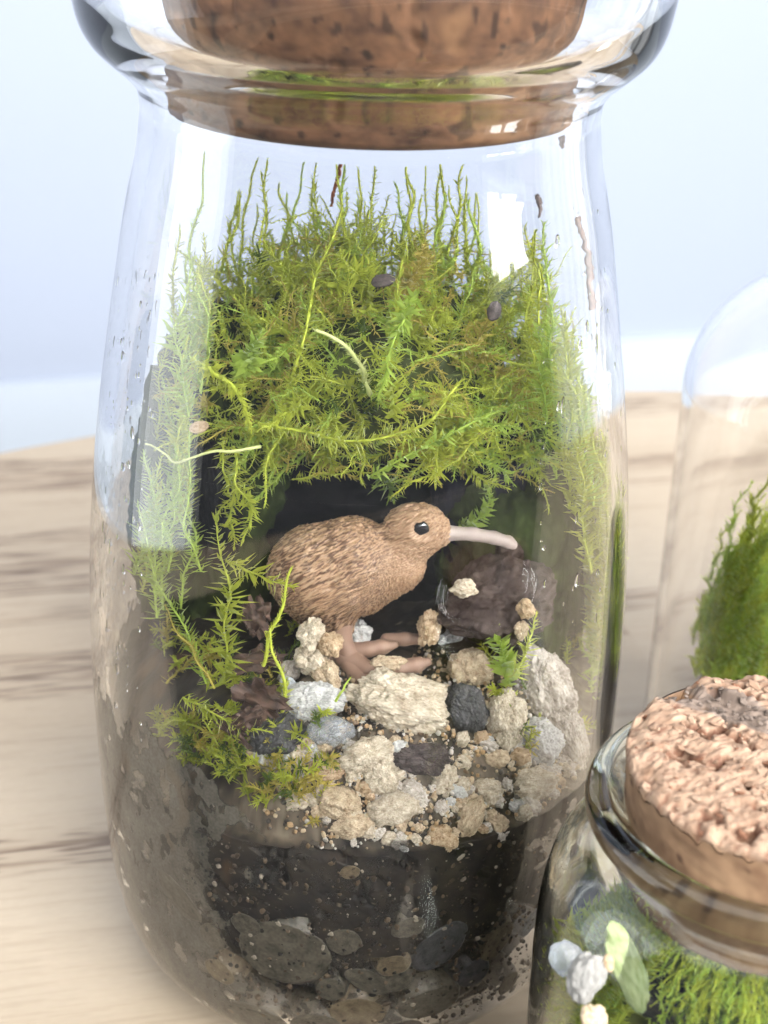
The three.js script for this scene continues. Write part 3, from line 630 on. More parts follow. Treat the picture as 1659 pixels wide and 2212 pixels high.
// shoots that can be told apart
{
  reseed(31);
  const G = 'moss sprigs in the large jar';
  const S = [
    ['thick bright moss shoot pointing up right through the top of the mound', [[600, 900, 0.004], [650, 740, 0.004], [672, 620, 0.002], [704, 540, 0], [732, 452, -0.002]], { tone: 'bright', len: 0.0014, gap: 0.00026, thick: 0.00025 }],
    ['moss shoot with a pale bleached tip in the middle of the mound', [[800, 850, 0.006], [770, 780, 0.009], [735, 745, 0.011], [684, 712, 0.012]], { tone: 'pale', len: 0.0009, gap: 0.00026, thick: 0.00030, spread: 0.55 }],
    ['long upright feathery shoot right of the middle of the mound', [[850, 900, 0.007], [838, 800, 0.010], [842, 700, 0.010], [866, 560, 0.006]], { tone: 'bright', len: 0.0016, gap: 0.00028 }],
    ['feathery shoot curling down in the middle of the mound', [[900, 640, 0.006], [862, 700, 0.011], [850, 780, 0.012], [836, 850, 0.011]], { tone: 'fresh', len: 0.0018, gap: 0.00030 }],
    ['long horizontal moss shoot along the lower edge of the mound, turning up at right', [[560, 912, 0.010], [700, 934, 0.012], [840, 936, 0.013], [940, 905, 0.013], [1000, 818, 0.012]], { tone: 'bright', len: 0.0015, gap: 0.00024, thick: 0.0002 }],
    ['thin strand with paired shiny leaves rising to the right under the mound', [[800, 1026, 0.008], [880, 980, 0.010], [980, 925, 0.011], [1080, 884, 0.011]], { tone: 'fresh', len: 0.0013, gap: 0.00055, whorl: 2, spread: 0.8, wide: 0.24 }],
    ['second thin strand below the shiny leaved one, ending in a dark green tuft', [[1060, 922, 0.009], [980, 985, 0.010], [900, 1030, 0.010], [842, 1068, 0.009]], { tone: 'mid', len: 0.0012, gap: 0.00036, spread: 0.75 }],
    ['green tuft hanging just above the back of the kiwi', [[812, 1000, 0.007], [838, 1040, 0.008], [850, 1072, 0.008]], { tone: 'deep', len: 0.0017, gap: 0.0002, spread: 1.1 }],
    ['small ruffled shoot rising behind the beak of the kiwi', [[992, 1132, 0.001], [1036, 1112, 0.002], [1056, 1078, 0.002], [1052, 1046, 0.002]], { tone: 'fresh', len: 0.0014, gap: 0.00026, wide: 0.3 }],
    ['thin strand lying across the upper left of the dark hollow', [[640, 1032, 0.004], [720, 1020, 0.007], [800, 1012, 0.008]], { tone: 'mid', len: 0.0009, gap: 0.0004 }],
    ['bright thick shoot arching down on the left of the mound', [[420, 776, 0.012], [490, 812, 0.014], [520, 880, 0.014], [540, 930, 0.013]], { tone: 'bright', len: 0.0014, gap: 0.00022, thick: 0.0003 }],
    ['broad leafy lime green clump on the left of the mound', [[520, 800, 0.012], [548, 760, 0.015], [566, 720, 0.015]], { tone: 'fresh', len: 0.0015, gap: 0.00016, wide: 0.24, whorl: 4 }],
    ['thin pale strand lying across the glass at the left above the hanging shoots', [[566, 962, 0.014], [480, 972, 0.016], [400, 988, 0.016], [322, 966, 0.014]], { tone: 'pale', len: 0.0006, gap: 0.0006, whorl: 1, thick: 0.00018 }],
    ['left one of the two shoots hanging side by side left of the kiwi', [[486, 950, 0.013], [496, 1020, 0.015], [506, 1100, 0.015], [512, 1172, 0.014]], { tone: 'mid', len: 0.0015, gap: 0.00028, spread: 1.2 }],
    ['right one of the two shoots hanging side by side left of the kiwi', [[508, 960, 0.013], [520, 1040, 0.015], [540, 1100, 0.014], [536, 1164, 0.013]], { tone: 'bright', len: 0.0014, gap: 0.00028, spread: 1.1 }],
    ['upright feathery shoot left of the kiwi with a branch at its top', [[488, 1470, 0.016], [492, 1390, 0.017], [494, 1290, 0.017], [486, 1190, 0.016], [478, 1112, 0.015]], { tone: 'bright', len: 0.0021, gap: 0.00036, spread: 1.15, curl: 0.5 }],
    ['feathery branch reaching right to the back of the kiwi', [[492, 1206, 0.016], [540, 1224, 0.0165], [590, 1252, 0.0165], [632, 1266, 0.016]], { tone: 'mid', len: 0.0017, gap: 0.0003, spread: 1.0 }],
    ['slim shoot rising in front of the tail of the kiwi', [[572, 1432, 0.017], [588, 1366, 0.0175], [618, 1302, 0.0175], [636, 1218, 0.0165]], { tone: 'bright', len: 0.0009, gap: 0.00035, spread: 0.6, thick: 0.00022 }],
    ['slim shoot standing on the gravel below the tail of the kiwi', [[612, 1540, 0.019], [608, 1460, 0.019], [598, 1400, 0.0185], [582, 1352, 0.018]], { tone: 'bright', len: 0.0009, gap: 0.0003, spread: 0.7, thick: 0.00022 }],
    ['long pale shoot leaning left along the glass', [[452, 1470, 0.018], [404, 1356, 0.018], [352, 1250, 0.016], [326, 1180, 0.014], [308, 1090, 0.012]], { tone: 'fresh', len: 0.0013, gap: 0.00035, spread: 0.8 }],
    ['thin shoot leaning left below the long pale one', [[470, 1480, 0.019], [420, 1392, 0.019], [366, 1310, 0.018]], { tone: 'olive', len: 0.0009, gap: 0.0004, spread: 0.7 }],
    ['shoot climbing the glass left of the hanging pair', [[440, 1230, 0.015], [414, 1120, 0.015], [408, 1020, 0.015], [412, 920, 0.013]], { tone: 'fresh', len: 0.0011, gap: 0.00036 }],
    ['bright shoot at the far left climbing the glass', [[346, 1330, 0.012], [332, 1210, 0.011], [338, 1090, 0.010], [326, 980, 0.008]], { tone: 'fresh', len: 0.0015, gap: 0.00034 }],
    ['small green sprig lying on the gravel at the left', [[404, 1500, 0.019], [470, 1532, 0.0205], [520, 1560, 0.021], [580, 1568, 0.0215]], { tone: 'bright', len: 0.0015, gap: 0.00028 }],
    ['leafy green sprig beside the tall pinkish white stone', [[1096, 1470, 0.012], [1088, 1420, 0.013], [1070, 1380, 0.012], [1044, 1350, 0.010]], { tone: 'fresh', len: 0.0017, gap: 0.0003, wide: 0.3 }],
    ['yellow green sprig growing along the right side below the bark', [[1104, 1452, 0.014], [1130, 1400, 0.014], [1150, 1330, 0.013]], { tone: 'bright', len: 0.0013, gap: 0.00034 }],
    ['thin grass like blade on the gravel between two stones', [[726, 1508, 0.0215], [744, 1480, 0.0215], [758, 1456, 0.021]], { tone: 'fresh', len: 0.0005, gap: 0.001, whorl: 1, thick: 0.00016 }],
  ];
  for (const [label, q, o] of S) sprig(label, G, path(...q), { ...o, len: o.len * 0.85 });
  // shoots standing along the right and left glass
  const side = [];
  for (let i = 0; i < 34; i++) { const y0 = rr(480, 1020), x = lerp(1130, 1290, smoothstep(y0, 420, 1060)) + rr(-30, 40); side.push([x, y0, x + rr(-12, 40), y0 + rr(180, 360), rr(-0.010, 0.012)]); }
  for (let i = 0; i < 56; i++) { const y0 = rr(930, 1250), x = rr(1280, 1350); side.push([x, y0, Math.min(1350, x + rr(-10, 30)), y0 + rr(160, 300), rr(-0.006, 0.006)]); }
  const lefts = [];
  for (let i = 0; i < 30; i++) { const y0 = rr(520, 1080), x = lerp(400, 322, smoothstep(y0, 520, 1000)) + rr(-10, 80); lefts.push([x, y0, x + rr(-40, 20), y0 + rr(150, 330), rr(-0.004, 0.013)]); }
  for (const [list, label, group, tones2] of [[side, 'moss shoot at the right side of the large jar', 'moss shoots along the right side of the large jar', ['bright', 'mid', 'fresh', 'mid']], [lefts, 'moss shoot at the left side of the large jar', 'moss shoots along the left side of the large jar', ['bright', 'fresh', 'mid', 'fresh']]])
    list.forEach(([x0, y0, x1, y1, z], i) => { const a = onZ(x1, y1, z), b = onZ(x0, y0, z), m = a.clone().lerp(b, 0.5).add(V(rr(-0.001, 0.001), 0, rr(-0.001, 0.001))); sprig(`${{ bright: 'yellow green', mid: 'mid green', fresh: 'light green', pale: 'pale' }[tones2[i % 4]]} ${label} ${y0 < 700 ? 'near its shoulder' : y0 < 950 ? 'level with the mound' : 'beside the kiwi'}`, group, [a, a.clone().lerp(m, 0.5), m, b].map((v) => inGlass(v, 0.0006)), { tone: tones2[i % 4], len: rr(0.0010, 0.0016), gap: 0.0004, spread: rr(0.7, 1.1) }); });
}
// small shoots low down between stones and hollow
{
  reseed(41);
  const leaves = new Soft(), stems = new Soft();
  for (let i = 0; i < 190; i++) {
    const left = i < 150, low = i > 50, x = left ? (low ? rr(400, 700) : rr(330, 640)) : rr(1060, 1260), y = left ? (low ? rr(1540, 1640 + 0.5 * (x - 400)) : rr(1330, 1660)) : rr(1340, 1640), p = onGround(x, y, 0.0002, 0.0009), d = V(rr(-0.6, 0.6), rr(0.3, 1), rr(-0.2, 0.6)).normalize(), L = rr(0.002, 0.005);
    frond([p, p.clone().addScaledVector(d, L * 0.5), p.clone().addScaledVector(d, L).add(V(0, -L * 0.25, 0))], { tone: ['mid', 'olive', 'deep', 'bright'][i % 4], len: rr(0.0007, 0.0012) }, leaves, stems);
  }
  const g = thing('moss_carpet', 'short olive moss growing between the gravel on both sides of the kiwi', 'moss');
  g.userData.kind = 'stuff';
  tag(mesh('stems', stems.geo(), M.stem, g), null, null, null, 'stuff');
  tag(mesh('leaves', leaves.geo(), M.leaf, g), null, null, null, 'stuff');
}

// ---------------------------------------------------------------- dark rocks and bark behind the kiwi
function rockAt(name, label, cat, c, r, s, kind, rot = 0, rough = 0.25, detail = 28, mat = M.darkRock, keep = true) {
  const g = stoneGeo(s, detail, rough, toneOf(kind), 0.25), p = g.attributes.position, v = V(), e = new THREE.Euler(0, 0, rot);
  for (let i = 0; i < p.count; i++) { v.fromBufferAttribute(p, i).multiply(r).applyEuler(e); if (keep) { v.add(c); inGlass(v, 0.0012); v.sub(c); } p.setXYZ(i, v.x, v.y, v.z); }
  g.computeVertexNormals();
  const o = tag(mesh(name, g, mat), label, cat);
  o.position.copy(c);
  return o;
}
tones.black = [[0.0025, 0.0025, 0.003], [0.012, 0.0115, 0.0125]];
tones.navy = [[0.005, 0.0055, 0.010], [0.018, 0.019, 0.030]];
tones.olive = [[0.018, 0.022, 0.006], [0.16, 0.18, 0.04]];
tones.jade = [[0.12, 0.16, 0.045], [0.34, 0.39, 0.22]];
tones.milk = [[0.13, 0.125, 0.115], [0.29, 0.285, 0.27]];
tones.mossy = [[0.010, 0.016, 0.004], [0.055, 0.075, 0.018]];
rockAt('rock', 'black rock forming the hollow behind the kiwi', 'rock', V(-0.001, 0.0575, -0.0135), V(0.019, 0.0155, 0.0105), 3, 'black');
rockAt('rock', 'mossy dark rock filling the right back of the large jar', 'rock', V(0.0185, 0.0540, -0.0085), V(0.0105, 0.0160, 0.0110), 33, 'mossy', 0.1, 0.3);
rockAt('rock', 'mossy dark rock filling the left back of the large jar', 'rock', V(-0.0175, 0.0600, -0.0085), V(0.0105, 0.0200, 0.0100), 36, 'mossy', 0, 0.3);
rockAt('slate', 'smooth blue black slate standing behind the beak of the kiwi', 'slate', onZ(1046, 1070, -0.004), V(0.0058, 0.0105, 0.003), 12, 'navy', -0.12, 0.12);
rockAt('slate', 'dark upright slate piece at the left of the hollow', 'slate', onZ(470, 1085, 0.0), V(0.0026, 0.008, 0.004), 15, 'black', 0.03, 0.14);
rockAt('bark', 'rough purplish brown bark piece lying right of the kiwi', 'bark', onZ(1072, 1296, 0.0065), V(0.0058, 0.0040, 0.0045), 21, 'bark', 0.25, 0.34, 34);
rockAt('bark', 'small dark purple bark knob at the tip of the beak', 'bark', onZ(1102, 1192, 0.002), V(0.0016, 0.0017, 0.0014), 24, 'bark', 0, 0.3, 14);
rockAt('bark', 'thin brown grey stick lying under the bark piece', 'bark', onZ(1066, 1352, 0.0095), V(0.0044, 0.0008, 0.0009), 28, 'bark', 0.12, 0.3, 14);
{
  // dried leaf scraps at the left of the gravel, twig on the right glass, seed at the left
  reseed(55);
  const L = [['reddish brown dried leaf scrap lying left of the kiwi\'s leg', 560, 1420, 62, 30, 0.2, 0.016], ['purplish brown dried leaf lying on the left gravel', 566, 1504, 66, 46, -0.3, 0.0195], ['rust coloured leaf strip sloping down on the left', 500, 1560, 76, 18, -0.75, 0.0205], ['rust brown leaf scrap standing behind the slim shoots', 556, 1330, 34, 52, 0.2, 0.011], ['grey pink leaf flake on the left gravel above the rust strip', 540, 1545, 40, 24, 0.4, 0.021]];
  L.forEach(([label, x, y, a, b, turn, z], i) => {
    const pos = onZ(x, y, z), s = pxm(pos), g = new THREE.SphereGeometry(1, 48, 36), p = g.attributes.position;
    for (let k = 0; k < p.count; k++) { const X = p.getX(k), Y = p.getY(k), Z = p.getZ(k), w = 0.85 + 0.55 * ns(X * 2.6 + i * 3, Y * 2.6, 1) + 0.2 * ns(X * 8, Y * 8, 2); p.setXYZ(k, X * w, Y * w, Z * 0.06 + 0.6 * ns(X * 1.9, Y * 1.9 + i * 5, 4) + 0.35 * Math.abs(ns(X * 4, Y * 4, i)) + 0.1 * ns(X * 12, Y * 12, i)); }
    g.computeVertexNormals();
    colored(g, (X, Y) => mix3([0.025, 0.012, 0.007], [0.14, 0.078, 0.05], clamp(0.5 + 1.3 * fbm(X * 4 + i, Y * 4, 2, 4), 0, 1)));
    setStone(tag(mesh('dried_leaf', g, M.dryLeaf), label, 'leaf'), pos, a * s, b * s, Math.min(a, b) * s, turn);
  });
  const tw = (label, q, r0, r1, col) => {
    const s = new Soft(), c = new THREE.CatmullRomCurve3(q), pts = c.getSpacedPoints(40);
    s.tube(pts.map((p, k) => p.add(V(0.00012 * ns(k * 0.5, 1, 2), 0, 0))), r0, r1, col, 7);
    const g = s.geo(), p = g.attributes.position;
    for (let k = 0; k < p.count; k++) p.setX(k, p.getX(k) + 0.00022 * ns(p.getX(k) * 900, p.getY(k) * 1300, 1) + 0.0001 * ns(p.getX(k) * 4000, p.getY(k) * 4000, 3));
    tag(mesh('twig', g, M.soil), label, 'twig');
  };
  const gl = (...q) => q.map(([x, y]) => entry(x, y, 0.0003));
  tw('brown dry strand stuck to the upper right inside of the large jar', gl([1228, 470], [1240, 510], [1252, 560], [1256, 620], [1260, 668]), 0.00018, 0.00022, [0.20, 0.12, 0.085]);
  tw('short brown scrap stuck to the glass just under the mouth on the right', gl([1194, 288], [1196, 305], [1198, 318]), 0.00026, 0.00012, [0.15, 0.10, 0.08]);
  tw('tiny dark strand beside the bright reflection', gl([1144, 420], [1152, 440], [1154, 470]), 0.0002, 0.00015, [0.09, 0.06, 0.05]);
  tw('thin red brown stalk among the tall moss shoots', path([735, 348, -0.016], [728, 385, -0.015], [720, 412, -0.014], [716, 440, -0.014]), 0.00022, 0.00018, [0.22, 0.06, 0.02]);
  const sd = (label, x, y, a, b, turn, kind, z) => { const pos = z === undefined ? entry(x, y, 0.0006) : onZ(x, y, z), s = pxm(pos); setStone(tag(mesh('seed', stoneGeo(x, 10, 0.1, toneOf(kind)), M.stone), label, 'seed'), pos, a * s, b * s, b * s * 0.35, turn); };
  sd('beige flat seed stuck to the glass at the left of the moss', 440, 920, 20, 13, 0.3, 'amber');
  sd('dark husk lying on the right side of the mound', 1066, 670, 15, 22, -0.3, 'bark', 0.006);
  sd('dark twig stub at the top middle of the mound', 828, 606, 26, 14, 0.2, 'bark', 0.004);
}

// ---------------------------------------------------------------- the kiwi figurine
{
  const Z0 = 0.006, org = onZ(790, 1400, Z0), K = (x, y) => onZ(x, y, Z0).sub(org), PX = pxm(org) * 1.02;
  const caps = [   // x, y, radius at either end, how deep it is, smoothness
    [[690, 1232, 103], [764, 1208, 90], 0.86], [[764, 1208, 90], [848, 1214, 60], 0.84], [[862, 1194, 52], [890, 1150, 53], 0.86], [[888, 1141, 55], [912, 1138, 51], 0.80], [[914, 1144, 48], [954, 1149, 22], 0.8],
    [[712, 1278, 92], [734, 1352, 30], 0.84], [[664, 1240, 80], [690, 1330, 44], 0.8], [[852, 1222, 54], [790, 1276, 46], 0.82],
  ].map(([a, b, d]) => ({ a: K(a[0], a[1]), b: K(b[0], b[1]), ra: a[2] * PX, rb: b[2] * PX, d }));
  const capD = (c, x, y, z) => {
    z /= c.d;
    const bx = c.b.x - c.a.x, by = c.b.y - c.a.y, t = clamp(((x - c.a.x) * bx + (y - c.a.y) * by) / (bx * bx + by * by), 0, 1);
    return (Math.hypot(x - c.a.x - bx * t, y - c.a.y - by * t, z) - lerp(c.ra, c.rb, t)) * 0.92;
  };
  const smin = (a, b, k) => { const h = Math.max(k - Math.abs(a - b), 0) / k; return Math.min(a, b) - h * h * k * 0.25; };
  const eyeP = K(910, 1121), wing = K(780, 1292);
  const body = (x, y, z) => {
    let d = 1;
    for (const c of caps) d = smin(d, capD(c, x, y, z), 0.0010);
    const ex = x - eyeP.x, ey = y - eyeP.y;                                        // brow and socket round the eye
    const e = Math.hypot(ex, ey); if (z > 0) d += -0.00022 * Math.exp(-((e - 0.0013) ** 2) / 2e-7) + 0.00022 * Math.exp(-(e * e) / 5e-7);
    const wd = Math.hypot((x - wing.x) * 0.8 + (y - wing.y) * 0.5, (y - wing.y) * 0.3); if (z > 0) d -= 0.00016 * Math.exp(-(wd * wd) / 6e-7);
    return d;
  };
  const flow = (x, y) => { const head = smoothstep(x, K(850, 0).x, K(900, 0).x), a = lerp(lerp(-2.55, -2.0, smoothstep(K(0, 1180).y - y, 0, 0.006)), -2.6 + 1.2 * smoothstep(K(0, 1140).y - y, -0.001, 0.003), head); return [Math.cos(a), Math.sin(a)]; };
  const strand = (x, y, z, f = 1) => { const [c, s] = flow(x, y), al = x * c + y * s, ac = -x * s + y * c, wob = 0.00018 * ns(x * 500, y * 500, z * 500); return ns((ac + wob) * 4100 * f, al * 800 * f, z * 2800 * f); };
  const fur = (x, y, z) => { const b = body(x, y, z); return Math.abs(b) > 0.0007 ? b : b + skinNoise(x, y, z) * 1.25; };
  const skinNoise = (x, y, z) => 0.00020 * strand(x, y, z) + 0.00010 * strand(x, y, z, 1.8) + 0.00014 * fbm(x * 300, y * 300, z * 300, 2);

  // a smooth skin over a field, one vertex per cell that the surface crosses
  function skin(f, lo, hi, cell) {
    const n = [0, 1, 2].map((k) => Math.ceil((hi[k] - lo[k]) / cell) + 1), [nx, ny, nz] = n, F = new Float32Array(nx * ny * nz), id = new Int32Array(nx * ny * nz).fill(-1), pos = [], idx = [];
    const at = (i, j, k) => (k * ny + j) * nx + i;
    const BL = 6, rad = BL * cell * 0.87;
    for (let k = 0; k < nz; k += BL) for (let j = 0; j < ny; j += BL) for (let i = 0; i < nx; i += BL) {
      const d = f(lo[0] + (i + BL / 2) * cell, lo[1] + (j + BL / 2) * cell, lo[2] + (k + BL / 2) * cell), far = Math.abs(d) > 1.35 * rad + 0.0008;
      for (let c = k; c < Math.min(k + BL, nz); c++) for (let b = j; b < Math.min(j + BL, ny); b++) for (let a = i; a < Math.min(i + BL, nx); a++) F[at(a, b, c)] = far ? d : f(lo[0] + a * cell, lo[1] + b * cell, lo[2] + c * cell);
    }
    for (let k = 0; k < nz - 1; k++) for (let j = 0; j < ny - 1; j++) for (let i = 0; i < nx - 1; i++) {
      const c0 = at(i, j, k), neg = (F[c0] < 0) + (F[c0 + 1] < 0) + (F[c0 + nx] < 0) + (F[c0 + nx + 1] < 0) + (F[c0 + nx * ny] < 0) + (F[c0 + nx * ny + 1] < 0) + (F[c0 + nx * ny + nx] < 0) + (F[c0 + nx * ny + nx + 1] < 0);
      if (neg === 0 || neg === 8) continue;
      let s = [0, 0, 0], m = 0;
      for (let e = 0; e < 12; e++) {
        const ax = e >> 2, b = e & 3, o0 = [0, 0, 0]; o0[(ax + 1) % 3] = b & 1; o0[(ax + 2) % 3] = b >> 1; const o1 = o0.slice(); o1[ax] = 1;
        const a = F[at(i + o0[0], j + o0[1], k + o0[2])], c = F[at(i + o1[0], j + o1[1], k + o1[2])];
        if ((a < 0) !== (c < 0)) { const t = a / (a - c); for (let q = 0; q < 3; q++) s[q] += lerp(o0[q], o1[q], t); m++; }
      }
      if (m) { id[at(i, j, k)] = pos.length / 3; pos.push(lo[0] + (i + s[0] / m) * cell, lo[1] + (j + s[1] / m) * cell, lo[2] + (k + s[2] / m) * cell); }
    }
    for (let k = 1; k < nz - 1; k++) for (let j = 1; j < ny - 1; j++) for (let i = 1; i < nx - 1; i++) for (let ax = 0; ax < 3; ax++) {
      const c0 = at(i, j, k); if ((F[c0] < 0) === (F[c0 + (ax === 0 ? 1 : ax === 1 ? nx : nx * ny)] < 0)) continue;
      const d = [0, 0, 0]; d[ax] = 1;
      const a = F[at(i, j, k)] < 0, c = F[at(i + d[0], j + d[1], k + d[2])] < 0;
      if (a === c) continue;
      const u = [0, 0, 0], w = [0, 0, 0]; u[(ax + 1) % 3] = 1; w[(ax + 2) % 3] = 1;
      const q = [id[at(i, j, k)], id[at(i - u[0], j - u[1], k - u[2])], id[at(i - u[0] - w[0], j - u[1] - w[1], k - u[2] - w[2])], id[at(i - w[0], j - w[1], k - w[2])]];
      if (q.some((x) => x < 0)) continue;
      if (a) idx.push(q[0], q[1], q[2], q[0], q[2], q[3]); else idx.push(q[0], q[2], q[1], q[0], q[3], q[2]);
    }
    const g = new THREE.BufferGeometry();
    g.setAttribute('position', new THREE.Float32BufferAttribute(pos, 3)); g.setIndex(idx); g.computeVertexNormals();
    return g;
  }
  const kiwi = thing('kiwi_figurine', 'small brown painted kiwi bird figurine standing on the gravel in the large jar', 'figurine');
  kiwi.position.copy(org);
  const g = skin(fur, [-0.0118, -0.0012, -0.0072], [0.0092, 0.0198, 0.0074], 0.000098);
  colored(g, (x, y, z) => {
    const s = strand(x * 1.02 + 0.001, y, z, 1.15), b = fbm(x * 210, y * 210, z * 210, 3), head = smoothstep(x, K(850, 0).x, K(910, 0).x);
    const s2 = strand(x + 0.003, y + 0.002, z, 1.6);
    let c = mix3([0.26, 0.15, 0.08], [0.41, 0.265, 0.16], clamp(0.55 + b * 1.2, 0, 1));
    c = mix3(c, mix3([0.062, 0.024, 0.010], [0.16, 0.072, 0.028], head), smoothstep(s + b * 0.7, -0.06, 0.22) * lerp(0.85, 0.5, head));
    c = mix3(c, [0.08, 0.032, 0.013], smoothstep(s2, 0.10, 0.34) * lerp(0.75, 0.35, head));
    c = mix3(c, [0.44, 0.31, 0.20], smoothstep(-s2, 0.08, 0.32) * 0.55);
    return c;
  });
  mesh('body', g, M.kiwi, kiwi);
  const tube = (name, q, mat, ext = 1, zs = 0) => {
    const s = q.map(([x, y, r, z = 0]) => ({ p: K(x, y).add(V(0, 0, z)), r: r * PX }));
    const f = (x, y, z) => { let d = 1; for (let i = 1; i < s.length; i++) { const a = s[i - 1], b = s[i], ab = b.p.clone().sub(a.p), pa = V(x, y, z).sub(a.p), t = clamp(pa.dot(ab) / ab.lengthSq(), 0, 1); d = smin(d, pa.addScaledVector(ab, -t).length() - lerp(a.r, b.r, t), 0.0003); } return d + 0.00004 * fbm(x * 1600, y * 1600, z * 1600, 2); };
    const lo = [1e9, 1e9, 1e9], hi = [-1e9, -1e9, -1e9];
    for (const { p, r } of s) for (let k = 0; k < 3; k++) { const v = p.getComponent(k); lo[k] = Math.min(lo[k], v - r - 0.0004); hi[k] = Math.max(hi[k], v + r + 0.0004); }
    return mesh(name, skin(f, lo, hi, 0.00011), mat, kiwi);
  };
  tube('beak', [[938, 1147, 19], [966, 1148, 15.5], [1020, 1150, 13.5], [1066, 1158, 13], [1096, 1167, 12.5], [1106, 1173, 10]], M.beak);
  const foot = std({ color: rgb(0.30, 0.19, 0.135), roughness: 0.5 });
  tube('leg', [[736, 1340, 26, 0.0006], [742, 1372, 19, 0.0010], [756, 1398, 21, 0.0014]], foot);
  const ft = tube('foot', [[748, 1402, 25, 0.0012], [796, 1412, 19, 0.0030], [840, 1407, 17, 0.0035], [866, 1402, 20, 0.0036], [900, 1395, 16, 0.0035], [922, 1390, 9, 0.0034]], foot);
  for (const q of [[[752, 1406, 22, 0.0014], [786, 1426, 18, 0.0044], [814, 1434, 18, 0.0058], [838, 1436, 14, 0.0062], [852, 1434, 8, 0.0064]], [[752, 1396, 20, 0.0006], [796, 1390, 16, 0.0008], [826, 1387, 16, 0.0006], [852, 1384, 9, 0.0004]], [[742, 1404, 18, 0.001], [722, 1412, 12, 0.0008]]]) tube('toe', q, foot);
  tube('toe', [[836, 1390, 15, -0.0012], [874, 1384, 14, -0.0008], [906, 1380, 11, -0.0004]], foot);
  // the painted eye
  let ez = 0.006; for (; ez > 0 && body(eyeP.x, eyeP.y, ez) > 0.00006; ez -= 0.00002);
  const eg = new THREE.SphereGeometry(1, 28, 20), ep = eg.attributes.position;
  for (let i = 0; i < ep.count; i++) { const x = ep.getX(i), y = ep.getY(i), w = 1 + 0.22 * ns(x * 2.4, y * 2.4, 3) + 0.1 * ns(x * 6, y * 6, 1); ep.setXYZ(i, x * w, y * w, ep.getZ(i)); }
  eg.computeVertexNormals();
  const eye = mesh('eye', eg, M.eye, kiwi);
  eye.scale.set(17 * PX, 15.5 * PX, 8 * PX); eye.position.set(eyeP.x, eyeP.y, ez - 0.00008); eye.rotation.y = 0.15;
}

